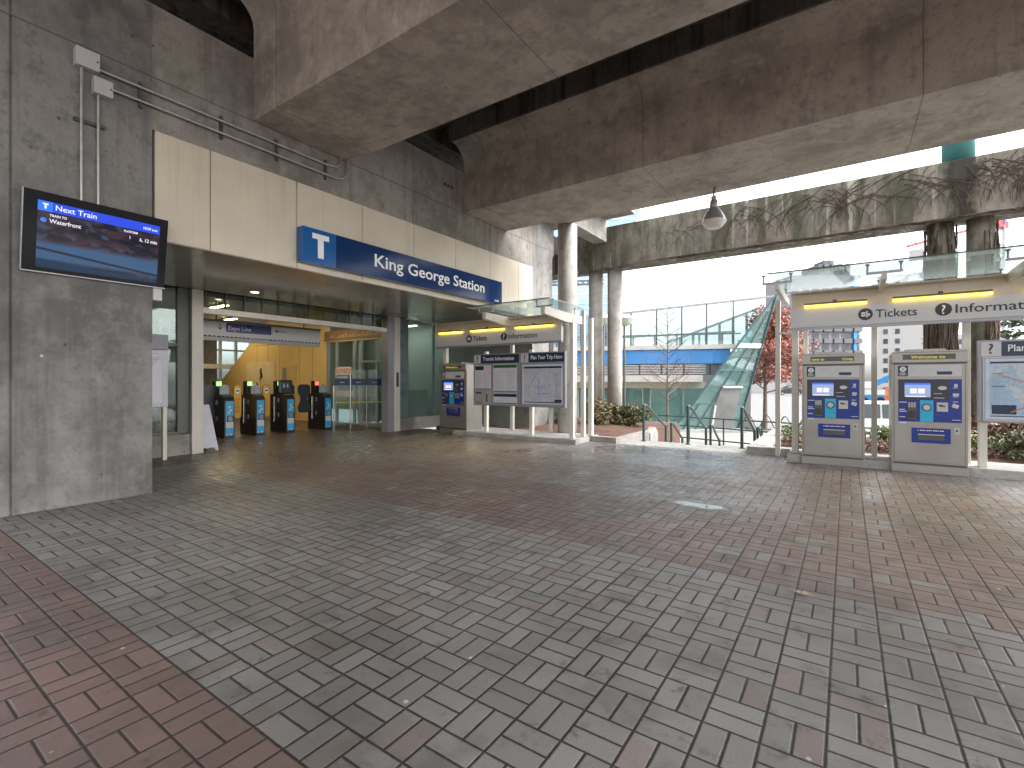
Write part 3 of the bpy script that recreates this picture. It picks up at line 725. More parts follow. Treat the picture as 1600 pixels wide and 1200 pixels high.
b = MB(); b.disc(tvp(-0.525, 0.135), 0.026, tvr, tvu, tvn, 0.002); b.build('route_dot', M['scrlight'], tv)
def scrrefl():  # street reflection painted as a faint glow on the dark screen
    m = NT('screen_reflection'); t = m.sep(m.obj())[2]
    P = m.pos(); n = m.noise(m.scale(P, (1, 2.2, 7)), 1.6, 4, 0.6)
    c = m.mix(m.ramp(n, 0.40, 0.60), (0.002, 0.003, 0.008), (0.036, 0.015, 0.024))
    c = m.mix(m.ramp(m.noise(m.scale(P, (1, 3.0, 5), (2, 2, 2)), 2.4, 4, 0.6), 0.52, 0.66, 0, 0.9), c, (0.035, 0.05, 0.085))
    z = m.sep(P)[2]
    c = m.mix(m.math('MULTIPLY', m.ramp(z, 3.05, 3.12, 1, 0), m.ramp(z, 2.86, 2.92, 0, 1)), c, (0.03, 0.08, 0.17))
    c = m.mix(m.ramp(m.math('MULTIPLY_ADD', m.sep(P)[1], 0.05, z), 2.95, 2.99, 1, 0), c, (0.004, 0.022, 0.06))
    c = m.mix(m.ramp(m.math('ABSOLUTE', m.math('SUBTRACT', m.math('MULTIPLY_ADD', m.sep(P)[1], 0.10, z), 3.16)), 0.008, 0.02, 0.9, 0), c, (0.002, 0.004, 0.012))
    m.base((0.008, 0.008, 0.01)); m.rough(0.08); m.p.inputs['Specular IOR Level'].default_value = 0.12
    m.put(m.p.inputs['Emission Color'], c); m.p.inputs['Emission Strength'].default_value = 0.6 * EMK
    return m.m
b = MB(); b.plate(tvo, **TF, x0=-0.575, x1=0.60, z0=-0.40, z1=0.233, n0=0.0003, n1=0.0012); b.build('display', scrrefl(), tv)  # dark screen area carrying the painted reflection
b = MB(); b.bbox(-7.80, -7.63, 2.615, 2.72, 2.58, 2.77, 0.01)
b.build('speaker_box', M['greybox'], label='small pale grey box fixed just below the right corner of the black screen', cat='box')

# junction boxes and conduits
cd = thing('conduit_run', (-7.6, 3.5, 3.7), 'pair of galvanised conduits running along the concrete wall above the fascia', 'conduit')
b = MB(); b.tube([(-7.6, 2.02, 5.34), (-7.6, 5.25, 5.34), (-7.6, 5.42, 5.37), (-7.6, 5.50, 5.45), (-7.6, 5.52, 5.575)], 0.019, 8); b.build('pipe', M['galv'], cd)
b = MB(); b.tube([(-7.6, 2.14, 5.16), (-7.6, 5.40, 5.16), (-7.6, 5.56, 5.20), (-7.6, 5.63, 5.29), (-7.6, 5.65, 5.575)], 0.019, 8); b.build('pipe', M['galv'], cd)
b = MB(); b.tube([(-7.6, 1.87, 5.28), (-7.6, 1.87, 3.62)], 0.018, 8); b.build('pipe', M['galv'], cd)
b = MB(); b.tube([(-7.6, 2.03, 5.02), (-7.6, 2.03, 3.62)], 0.018, 8); b.build('pipe', M['galv'], cd)
b = MB()
for y in (2.45, 3.45, 4.3, 5.2): b.box(-7.65, -7.615, y, y + 0.04, 5.08, 5.42)
b.box(-7.65, -7.61, 1.80, 2.10, 4.63, 4.67); b.build('strap', M['steeldk'], cd)
for z in (3.84, 3.80):
    pass
for (y0, y1, z0, z1, l) in ((1.80, 2.03, 5.28, 5.50, 'grey square junction box highest on the concrete pier'), (1.97, 2.16, 5.02, 5.22, 'grey junction box just below and right of the highest one')):
    t = thing('junction_box', (-7.6, (y0 + y1) / 2, z0), l, 'junction box', 'junction boxes on the concrete pier')
    b = MB(); b.bbox(-7.65, -7.535, y0, y1, z0, z1, 0.008); b.build('case', M['greybox'], t)
    b = MB(); b.tube([(-7.535, y1 - 0.025, (z0 + z1) / 2), (-7.53, y1 - 0.025, (z0 + z1) / 2)], 0.010, 8); b.build('lock', M['black'], t)

# ================================================================== GUIDEWAY
def extr_x(poly, x0, x1):
    bb = MB(); bb.prism(poly, lambda u, v, t: (t, u, v), x0, x1); return bb
def arc(cx, cz, r, a0, a1, n=6): return [(cx + r * math.cos(R(a0 + (a1 - a0) * i / n)), cz + r * math.sin(R(a0 + (a1 - a0) * i / n))) for i in range(n + 1)]
g1 = thing('guideway_girder', (2, 4.84, 5.58), 'concrete guideway girder overhead nearest the camera, resting on the station wall', 'girder', 'concrete guideway girders')
poly = [(3.96, 5.58), (5.72, 5.58), (5.72, 7.0)] + arc(6.1, 7.0, 0.38, 180, 90)[1:] + [(7.1, 7.42), (7.1, 7.7), (-5.8, 7.7), (-5.8, 7.45)] + arc(3.58, 7.0, 0.38, 90, 0)
extr_x(poly, -7.648, 13).build('box_beam', M['girder'], g1)
g2 = thing('guideway_girder', (2, 9.9, 5.58), 'second concrete guideway girder overhead, with a lamp hanging at its edge', 'girder', 'concrete guideway girders')
poly = [(9.03, 5.58), (10.81, 5.58), (10.81, 7.7), (8.0, 7.7), (8.0, 6.98)] + [(8.35, 6.95)] + arc(8.6, 6.45, 0.45, 90, 10)[1:] + [(9.03, 6.3)]
poly = [(9.03, 5.58), (10.81, 5.58), (10.81, 7.7), (8.56, 7.7), (8.56, 7.12)] + arc(8.60, 6.69, 0.43, 90, 0)
extr_x(poly, -7.648, 13).build('box_beam', M['girder'], g2)
b = MB(); b.box(-6.49, 13, 10.87, 11.47, 5.68, 6.1); b.build('edge_ledge', M['girder'], g2)
b = MB(); b.box(-7.66, 13, 8.50, 8.555, 7.10, 7.69); b.box(-14, 13, 7.12, 8.49, 7.5, 7.69); b.build('deck_joint', M['soot'], g2)
b = MB(); b.box(-14, 13, -6, 11.4, 7.72, 7.95); b.box(-14, -8.31, 1.5, 11.4, 7.4, 7.7)
b.build('guideway_deck', M['soot'], label='dark stained track deck slab lying on top of the concrete girders', cat='deck')
b = MB(); b.box(-9.6, -6.0, 12.0, 16.19, 7.25, 7.55)
b.build('walkway_slab', M['girder'], label='thin concrete slab high up between second girder and mossy beam', cat='slab')
b = MB(); b.box(-7.55, -7.06, 11.6, 16.19, 6.45, 7.24)
b.build('concrete_strut', M['column'], label='short pale concrete strut under the high slab, running into the mossy beam', cat='beam')
b = MB(); b.bbox(-11, 16, 16.2, 17.1, 5.55, 7.0, 0.02)
b.build('cross_beam', M['mossy'], label='long mossy concrete beam streaked with lime and bare vines', cat='beam')
def column(x, y, z0, z1, label, r=0.26, mat='column'):
    bb = MB(); bb.lathe([(r, 0), (r, (z1 - z0) * 0.45), (r * 1.0, (z1 - z0) * 0.62), (r, z1 - z0)], (x, y, z0), 32)
    return bb.build('concrete_column', M[mat], label=label, cat='column', group='round concrete columns')
column(-6.2, 11.62, -0.2, 5.679, 'round concrete column rising behind the left ticket kiosk to the girder ledge')
column(-7.69, 16.65, -0.2, 5.549, 'left of the two bare round columns under the mossy beam, behind a dry shrub')
column(-6.93, 16.62, -0.2, 5.549, 'right of the two bare round columns under the mossy beam, next to a green shrub')
column(2.00, 16.65, -0.5, 5.549, 'round column fully wrapped in bare vines behind the right kiosk canopy', 0.27, 'mossy')
column(2.76, 16.65, -0.5, 5.549, 'round column partly covered by bare vines, nearest the right picture edge', 0.27, 'mossy')
b = MB(); b.lathe([(0.32, 0), (0.32, 2.4)], (2.34, 16.65, 7.001), 28)
b.build('steel_stub', M['teal'], label='teal steel tube standing on top of the mossy beam', cat='post')
# bare vines
def vine_beam():
    bb = MB(); r = random.Random(11)
    for i in range(190):
        x = -3 + 8.0 * (1 - (r.random() ** 1.6)) if i > 16 else r.uniform(-5.0, 0)
        pts = []; z = r.uniform(6.4, 6.98); dx = r.choice([-1, 1]) * r.uniform(0.2, 1.1); z1 = r.uniform(5.56, 6.1)
        n = 9
        for k in range(n):
            u = k / (n - 1)
            pts.append((x + dx * math.sin(u * 1.6) + r.uniform(-0.03, 0.03), 16.192 - r.uniform(0, 0.015), z + (z1 - z) * (u ** 1.4)))
        bb.tube(pts, [(0.0085 if x > -1 else 0.006) * (1 - 0.6 * k / n) * r.uniform(0.7, 1.3) for k in range(n)], 4, False)
    for i in range(260):
        x = r.uniform(-5.6, 5.0); L = r.uniform(0.2, 0.9)
        bb.tube([(x, 16.185 - r.uniform(0, .05), 5.57), (x + L / 2, 16.2 - r.uniform(0, 0.10), 5.55 + r.uniform(-0.05, 0.03)), (x + L, 16.19, 5.58)], 0.010, 4, False)
    for (x, L) in ((0.1, 0.75), (0.5, 0.5), (1.2, 0.55)):
        bb.tube([(x + 0.5 * L * u + 0.04 * math.sin(9 * u), 16.15, 5.55 - L * math.sin(u * 1.5)) for u in [k / 7 for k in range(8)]], 0.008, 4, False)
    return bb
vine_beam().build('climbing_vine', M['ivy'], label='tangle of bare brown vine stems hanging over the mossy beam', cat='vine', group='bare climbing vines')
def vine_col(cx, cy, n, a0, a1, seed, label):
    bb = MB(); r = random.Random(seed)
    for i in range(n):
        a = r.uniform(a0, a1); pts = []; z = r.uniform(-0.4, 2.5); zt = r.uniform(3.0, 5.5)
        for k in range(12):
            a += r.uniform(-0.16, 0.16); rr = 0.283 + r.uniform(0, 0.06)
            pts.append((cx + rr * math.cos(a), cy + rr * math.sin(a), z + (zt - z) * k / 11))
        bb.tube(pts, r.uniform(0.010, 0.024), 4, False)
    for i in range(n * 2):
        a = r.uniform(a0, a1); z = r.uniform(0.5, 5.3); rr = 0.30
        p = Vector((cx + rr * math.cos(a), cy + rr * math.sin(a), z)); q = p + Vector((math.cos(a) * r.uniform(.02, .12), math.sin(a) * r.uniform(.02, .1), r.uniform(-.15, .15)))
        bb.tube([p, q], 0.006, 3, False)
    return bb.build('climbing_vine', M['ivy'], label=label, cat='vine', group='bare climbing vines')
vine_col(2.00, 16.65, 120, 0, 6.283, 21, 'dense bare vine stems wrapping the left of two columns behind the right kiosk')
vine_col(2.76, 16.65, 60, -1.3, 1.2, 22, 'bare vine stems along the right side of the column nearest the picture edge')

# hanging lamp
lp = thing('pendant_lamp', (-2.3, 10.82, 4.68), 'dome pendant lamp with an opal glass bowl hanging from the girder edge', 'lamp')
b = MB(); b.tube([(-2.27, 10.82, 5.60), (-2.3, 10.82, 5.50), (-2.305, 10.82, 5.38)], 0.016, 8); b.build('hanger', M['steeldk'], lp)
b = MB(); b.lathe([(0.04, 0.66), (0.055, 0.655), (0.055, 0.61), (0.045, 0.60), (0.075, 0.56), (0.085, 0.42), (0.075, 0.41)], (-2.3, 10.82, 4.72), 24); b.build('neck', M['galv'], lp)
b = MB(); b.lathe([(0.07, 0.425), (0.10, 0.40), (0.165, 0.31), (0.215, 0.21), (0.235, 0.15), (0.243, 0.145)], (-2.3, 10.82, 4.72), 32); b.build('shade', M['greyframe'], lp)
b = MB(); b.lathe([(0.245, 0.145), (0.25, 0.135), (0.235, 0.10), (0.18, 0.035), (0.15, 0.0)], (-2.3, 10.82, 4.72), 32); b.build('bowl', M['lampglass'], lp)

# ================================================================== TICKET MACHINES
def ticket_machine(x, y, w, msg, label, rz=0.0, msg2=None):
    t = thing('ticket_machine', (x, y, 0.0), label, 'ticket machine', 'steel ticket machines', rz, local=True)
    W = w / 2; k = w / 0.94
    A = dict(o=(0, 0, 0), **FY)
    def P(bb, x0, x1, z0, z1, n0, n1): return bb.plate((0, 0, 0), **FY, x0=(x0 - 0.47) * k, x1=(x1 - 0.47) * k, z0=z0, z1=z1, n0=n0, n1=n1)
    bb = MB(); bb.prism([(-W, 0.03), (W, 0.03), (W, 1.96), (W - 0.03, 1.99), (-W + 0.05, 1.99), (-W + 0.015, 1.975), (-W, 1.94)], lambda u, v, q: (u, q, v), 0.012, 0.72)
    bb.box(-W + 0.2, W - 0.25, 0.1, 0.6, 1.99, 2.02); bb.build('cabinet', M['steel'], t)
    bb = MB(); bb.bbox(-W - 0.004, W + 0.004, -0.03, 0.011, 1.79, 1.97, 0.012); hd = bb.build('top_hood', M['steel'], t)
    bb = MB(); P(bb, 0.14, 0.79, 1.845, 1.93, 0.029, 0.034); bb.build('message_display', M['steeldk'], hd)
    bb = MB()
    if msg2:
        bb.text(msg, ((0.16 - 0.47) * k, -0.034, 1.862), **FY, size=0.062, depth=0.001, fit=0.19 * k); bb.build('message_lettering', M['led'], hd); bb = MB(); bb.text(msg2, ((0.62 - 0.47) * k, -0.034, 1.862), **FY, size=0.062, depth=0.001, fit=0.15 * k)
    else: bb.text(msg, ((0.245 - 0.47) * k, -0.034, 1.862), **FY, size=0.068, depth=0.001, fit=0.42 * k)
    bb.build('message_lettering', M['led'], hd)
    bb = MB(); bb.bbox(-W + 0.03, W - 0.03, 0.0, 0.0115, 0.19, 1.77, 0.004); dr = bb.build('door', M['steel'], t)
    bb = MB(); bb.bbox(-W - 0.006, W + 0.006, -0.012, 0.011, 0.0, 0.13, 0.006); bb.build('plinth', M['steel'], t)
    bb = MB(); P(bb, 0.02, 0.92, 0.135, 0.165, -0.004, 0.003); P(bb, 0.02, 0.92, 1.774, 1.788, -0.004, 0.006); P(bb, 0.028, 0.034, 0.19, 1.77, 0.0, 0.002); P(bb, 0.905, 0.911, 0.19, 1.77, 0.0, 0.002); bb.build('groove', M['steeldk'], t)
    bb = MB(); P(bb, 0.08, 0.86, 1.57, 1.755, 0.0015, 0.004); hp = bb.build('map_strip', M['papergrey'] if False else M['signgrey'], t)
    bb = MB(); P(bb, 0.08, 0.21, 1.575, 1.75, 0.004, 0.006); bb.build('icon_square', M['darknavy'], hp)
    bb = MB(); P(bb, 0.57, 0.75, 1.60, 1.65, 0.004, 0.006); bb.build('map_key', M['darknavy'], hp)
    bb = MB(); c = ((0.145 - 0.47) * k, -0.006, 1.69)
    bb.disc(c, 0.042, (1, 0, 0), ZU, (0, -1, 0), 0.0015, 20)
    for q in range(4): P(bb, 0.10, 0.19 - 0.02 * (q % 2), 1.592 + q * 0.013, 1.597 + q * 0.013, 0.006, 0.007)
    bb.build('icon', M['white'], hp)
    bb = MB()
    P(bb, 0.128, 0.142, 1.665, 1.715, 0.0076, 0.0085); P(bb, 0.15, 0.164, 1.665, 1.715, 0.0076, 0.0085); P(bb, 0.142, 0.15, 1.686, 1.694, 0.0076, 0.0085)
    for q in range(9):
        xx = 0.25 + q * 0.06; zz = 1.70 - 0.012 * q + 0.03 * math.sin(q * 1.7)
        P(bb, xx, xx + 0.05, zz, zz + 0.004, 0.0042, 0.005); P(bb, xx, xx + 0.03, zz - 0.03, zz - 0.027, 0.0042, 0.005)
    bb.build('map_ink', M['greyframe'], hp)
    # control panel
    bb = MB(); P(bb, 0.085, 0.865, 0.835, 1.525, 0.002, 0.010); cp = bb.build('control_panel', M['royal'], t)
    bb = MB(); P(bb, 0.088, 0.72, 1.19, 1.522, 0.0105, 0.013); bb.build('screen_surround', M['paddle'], cp)
    bb = MB(); P(bb, 0.165, 0.49, 1.235, 1.465, 0.0135, 0.016); sc = bb.build('touch_screen', M['scrpale'], t)
    bb = MB(); P(bb, 0.165, 0.49, 1.435, 1.465, 0.0163, 0.0175); bb.build('screen_title', M['scrlight'], sc)
    bb = MB(); P(bb, 0.235, 0.32, 1.295, 1.375, 0.0163, 0.0175); P(bb, 0.335, 0.42, 1.295, 1.375, 0.0163, 0.0175); P(bb, 0.18, 0.43, 1.24, 1.255, 0.0163, 0.0175); bb.build('screen_button', M['scrwhite'], sc)
    bb = MB(); P(bb, 0.36, 0.525, 0.84, 1.185, 0.0105, 0.016); rd = bb.build('card_reader', M['cyan'], cp)
    bb = MB(); bb.disc(((0.443 - 0.47) * k, -0.0162, 1.07), 0.062, (1, 0, 0), ZU, (0, -1, 0), 0.004, 24); bb.build('reader_ring', M['darknavy'], rd)
    bb = MB(); bb.disc(((0.443 - 0.47) * k, -0.0205, 1.07), 0.045, (1, 0, 0), ZU, (0, -1, 0), 0.003, 24); bb.build('reader_disc', M['signgrey'], rd)
    bb = MB(); P(bb, 0.205, 0.315, 0.87, 1.155, 0.0105, 0.018); pd = bb.build('pin_pad', M['steeldk'], cp)
    bb = MB()
    for i in range(3):
        for j in range(3): P(bb, 0.212 + i * 0.034, 0.238 + i * 0.034, 1.07 + j * 0.028, 1.09 + j * 0.028, 0.0185, 0.022)
    bb.build('keypad', M['galv'], pd)
    bb = MB(); P(bb, 0.213, 0.307, 0.89, 1.01, 0.0185, 0.020); bb.build('card_slot', plain('dark_olive_plastic', (0.04, 0.04, 0.015), 0.3), pd)
    bb = MB(); P(bb, 0.565, 0.70, 1.01, 1.155, 0.0105, 0.024); cs = bb.build('coin_slot', M['galv'], cp)
    bb = MB(); P(bb, 0.60, 0.67, 1.085, 1.10, 0.0245, 0.026); P(bb, 0.585, 0.64, 1.10, 1.115, 0.0245, 0.026); bb.build('slot', M['black'], cs)
    bb = MB(); bb.disc(((0.635 - 0.47) * k, -0.013, 1.385), 0.032, (1, 0, 0), ZU, (0, -1, 0), 0.006, 20, rx=0.055); bb.build('note_slot', M['galv'], cp)
    bb = MB()
    for zz, n in ((1.14, 3), (1.02, 2), (0.99, 3), (0.90, 2)):
        P(bb, 0.097, 0.13 + 0.022 * n, zz, zz + 0.016, 0.0105, 0.012)
    for zz in (1.38, 1.24, 1.16): P(bb, 0.76, 0.82, zz, zz + 0.012, 0.0105, 0.012)
    P(bb, 0.775, 0.815, 1.40, 1.45, 0.0105, 0.012); P(bb, 0.76, 0.83, 1.26, 1.30, 0.0105, 0.012)
    bb.plate(((0.79 - 0.47) * k, 0, 1.10), right=(0.9, 0, -0.35), up=(0.35, 0, 0.9), nrm=(0, -1, 0), x0=-0.04, x1=0.04, z0=-0.03, z1=0.03, n0=0.0105, n1=0.012)
    P(bb, 0.75, 0.85, 0.875, 0.885, 0.0105, 0.012); P(bb, 0.53, 0.63, 1.29, 1.30, 0.0135, 0.015); P(bb, 0.53, 0.66, 1.22, 1.23, 0.0135, 0.015)
    bb.build('panel_print', M['signgrey'], cp)
    # ticket tray
    bb = MB(); P(bb, 0.255, 0.735, 0.495, 0.735, 0.0015, 0.010); tr = bb.build('ticket_tray', M['royal'], t)
    bb = MB(); P(bb, 0.335, 0.655, 0.545, 0.635, 0.0105, 0.013); bb.build('tray_recess', M['steeldk'], tr)
    bb = MB(); P(bb, 0.335, 0.66, 0.625, 0.64, 0.0135, 0.03); bb.build('tray_lip', M['galv'], tr)
    bb = MB()
    for q in range(12): P(bb, 0.335 + q * 0.027, 0.335 + q * 0.027 + (0.020 if q % 3 else 0.012), 0.69, 0.704, 0.0105, 0.012)
    bb.build('tray_print', M['white'], tr)
    bb = MB(); P(bb, 0.775, 0.84, 0.655, 0.76, 0.0015, 0.006); lk = bb.build('lock_plate', M['galv'], t)
    bb = MB(); bb.disc(((0.807 - 0.47) * k, -0.006, 0.71), 0.016, (1, 0, 0), ZU, (0, -1, 0), 0.003, 12); bb.build('lock', M['black'], lk)
    bb = MB(); P(bb, 0.10, 0.19, 0.805, 0.82, 0.0015, 0.004); bb.build('asset_sticker', M['white'], t)
    return t
ticket_machine(-9.24, 10.42, 1.0, 'Welcome to', 'steel ticket machine standing at the left end of the kiosk by the station wall')
ticket_machine(-0.21, 10.30, 0.93, 'ome to', 'left ticket machine under the right kiosk, its display showing broken words', 0.0, 'Comp')
ticket_machine(1.09, 10.26, 0.94, 'Welcome to', 'ticket machine under the right kiosk displaying Welcome to, beside the map')

# ================================================================== KIOSKS
def sign_icon(bb, c, kind, r):
    pass
def kiosk(bt, x0, x1, y, zb, tix, infx, label, posts, brackets, gx0, gx1, tubes, fitT, fitI):
    t = thing('ticket_kiosk', ((x0 + x1) / 2, y + 0.4, 0), label, 'kiosk', 'glass roofed ticket kiosks')
    bb = MB(); bb.bbox(x0, x1, y, y + 0.10, zb, zb + 0.335, 0.008); sb = bb.build('signboard', M['signgrey'], t)
    bb = MB(); bb.box(x0, x1, y - 0.006, y + 0.10, zb - 0.045, zb - 0.002); bb.build('lower_trim', M['greyframe'], sb)
    zc = zb + 0.17
    discs = []
    for xx in (tix, infx): bb = MB(); bb.disc((xx, y, zc), 0.10, XR, ZU, (0, -1, 0), 0.004, 28); discs.append(bb.build('icon', M['ink'], sb))
    bb = MB(); bb.text('Tickets', (tix + 0.14, y, zc - 0.065), **FY, size=0.19, fit=fitT, bold=0.008); bb.build('lettering', M['ink'], sb)
    bb = MB(); bb.text('Information', (infx + 0.14, y, zc - 0.065), **FY, size=0.19, fit=fitI, bold=0.008); bb.build('lettering', M['ink'], sb)
    bb = MB(); bb.text('?', (infx, y - 0.0042, zc - 0.07), **FY, size=0.20, align='CENTER', bold=0.012, depth=0.002); bb.build('question_mark', M['white'], sb)
    bb = MB(); bb.plate((tix, y, zc), **FY, x0=-0.055, x1=0.0, z0=-0.035, z1=0.035, n0=0.0042, n1=0.006); bb.plate((tix, y, zc), **FY, x0=0.012, x1=0.03, z0=-0.055, z1=0.055, n0=0.0042, n1=0.006); bb.plate((tix, y, zc), **FY, x0=0.036, x1=0.06, z0=-0.03, z1=0.01, n0=0.0042, n1=0.006)
    bb.build('icon_picture', M['white'], sb)
    bb = MB(); bb.plate((tix, y, zc), **FY, x0=-0.048, x1=-0.006, z0=-0.006, z1=0.006, n0=0.0062, n1=0.008); bb.build('icon_ink', M['ink'], sb)
    # light tray and tubes
    bb = MB(); bb.box(x0 + 0.02, x1 - 0.02, y + 0.03, y + 0.08, zb + 0.337, zb + 0.60); bb.box(x0 + 0.02, x1 - 0.02, y - 0.14, y + 0.08, zb + 0.601, zb + 0.625)
    bb.build('light_tray', M['cream'], t)
    for (a, c) in tubes:
        bb = MB(); bb.tube([(a, y - 0.03, zb + 0.365), (c, y - 0.03, zb + 0.365)], 0.020, 10); tb = bb.build('lamp_tube', M['tube'], t)
        bb = MB(); bb.box(a, c, y - 0.06, y - 0.005, zb + 0.395, zb + 0.42); bb.tube([((a + c) / 2, y - 0.03, zb + 0.421), ((a + c) / 2, y - 0.03, zb + 0.45)], 0.03, 8); bb.build('lamp_holder', M['steeldk'], tb)
        la = bpy.data.lights.new('tube_light', 'AREA'); la.shape = 'RECTANGLE'; la.size = c - a; la.size_y = 0.08; la.energy = 1.0 * (c - a); la.spread = R(80); la.color = (1.0, 0.62, 0.12)
        lo = bpy.data.objects.new('tube_light', la); COL.objects.link(lo); lo.parent = tb; lo.location = Vector(((a + c) / 2, y - 0.09, zb + 0.375)) - Vector(tb['_o']); lo.rotation_euler = (R(-30), 0, 0)
    for (px, py, pz0, pz1, pw) in posts:
        bb = MB(); bb.bbox(px - pw / 2, px + pw / 2, py - pw / 2, py + pw / 2, pz0, pz1, 0.008); po = bb.build('post', M['whitepost'], t)
    for bx in brackets:
        bb = MB(); bb.prism([(y + 0.75, zb + 0.66 - 0.22 * bt), (y + 0.75, zb + 0.63), (y - 1.05, zb + 0.66), (y - 1.05, zb + 0.66 - 0.16 * bt), (y - 0.1, zb + 0.66 - 0.24 * bt)], lambda u, v, q: (q, u, v), bx - 0.05 * bt, bx + 0.05 * bt)
        br = bb.build('canopy_bracket', M['whitepost'], t)
        bb = MB(); bb.box(bx - 0.22, bx + 0.22, y - 1.0, y - 0.95, zb + 0.661, zb + 0.69)
        for dx in (-0.2, 0.2):
            for yy in (y - 0.975,): bb.tube([(bx + dx, yy, zb + 0.691), (bx + dx, yy, zb + 0.80)], 0.014, 8); bb.lathe([(0.03, 0), (0.03, 0.02)], (bx + dx, yy, zb + 0.795), 12)
        bb.build('glass_clamp', M['greyframe'], br); bb = MB()
        for yy in (y + 0.45,): bb.tube([(bx, yy, zb + 0.55), (bx, yy, zb + 0.79)], 0.014, 8); bb.lathe([(0.03, 0), (0.03, 0.02)], (bx, yy, zb + 0.775), 12)
        bb.build('glass_clamp', M['greyframe'], br)
    n = max(1, round((gx1 - gx0) / 1.55)); stp = (gx1 - gx0) / n
    for i in range(n):
        a, c = gx0 + i * stp + 0.008, gx0 + (i + 1) * stp - 0.008
        bb = MB(); bb.add([(a, y - 1.15, zb + 0.80), (c, y - 1.15, zb + 0.80), (c, y + 0.85, zb + 0.80), (a, y + 0.85, zb + 0.80), (a, y - 1.15, zb + 0.816), (c, y - 1.15, zb + 0.816), (c, y + 0.85, zb + 0.816), (a, y + 0.85, zb + 0.816)],
               [(0, 1, 2, 3), (4, 7, 6, 5), (0, 4, 5, 1), (1, 5, 6, 2), (2, 6, 7, 3), (3, 7, 4, 0)])
        bb.build('roof_glass', M['canopyglass'], t)
    bb = MB(); bb.box(gx0, gx1, y - 1.16, y - 1.151, zb + 0.798, zb + 0.818); bb.build('glass_edge', M['railgreen'], t)
    return t
KY = 10.1
kz = 2.46
kl = kiosk(1.0, -9.6, -5.55, KY, kz, -8.37, -7.22, 'left ticket kiosk beside the station wall with glass canopy and info boards', 
      [(-9.62, 10.55, 0.0, kz, 0.12), (-8.13, 10.55, 0.1, 2.3, 0.10), (-6.66, 10.55, 0.1, 2.3, 0.10), (-5.42, 10.4, 0.11, 3.0, 0.11), (-7.75, 11.25, 0.11, 3.0, 0.10), (-6.55, 11.35, 0.11, 3.0, 0.10), (-5.40, 10.95, 0.11, 3.25, 0.10), (-5.38, 11.35, 0.11, 3.1, 0.11)],
      [-7.05, -5.43], -7.55, -5.2, [(-9.45, -8.6), (-8.3, -7.2), (-6.85, -5.75)], 0.46, 0.86)
b = MB(); b.bbox(-9.1, -5.25, 10.25, 11.55, -0.05, 0.11, 0.012); b.build('base', M['kerb'], kl)
kr = kiosk(0.62, -0.84, 5.2, KY, kz - 0.01, 0.26, 1.25, 'right ticket kiosk with glass canopy and two steel ticket machines below',
      [(-1.13, 11.0, 0.0, 3.1, 0.09), (-0.80, 10.6, 0.0, 3.0, 0.11), (-0.64, 10.75, 0.14, 2.6, 0.08), (0.41, 10.95, 0.14, 3.0, 0.085), (1.64, 10.95, 0.14, 3.0, 0.10), (1.76, 10.5, 0.14, 2.1, 0.10), (3.2, 10.95, 0.14, 3.0, 0.10), (5.1, 10.6, 0.0, 3.0, 0.11)],
      [-0.95, 0.46, 1.98, 3.5], -1.08, 5.4, [(-0.62, 0.28), (0.62, 1.80), (2.15, 3.3)], 0.53, 1.02)
b = MB(); b.bbox(-0.92, 5.5, 10.33, 11.25, -0.05, 0.14, 0.012); b.build('base', M['kerb'], kr)
b = MB(); b.box(-1.12, -0.8, 10.85, 10.9, 2.42, 2.46); b.build('tie_bar', M['whitepost'], kr)

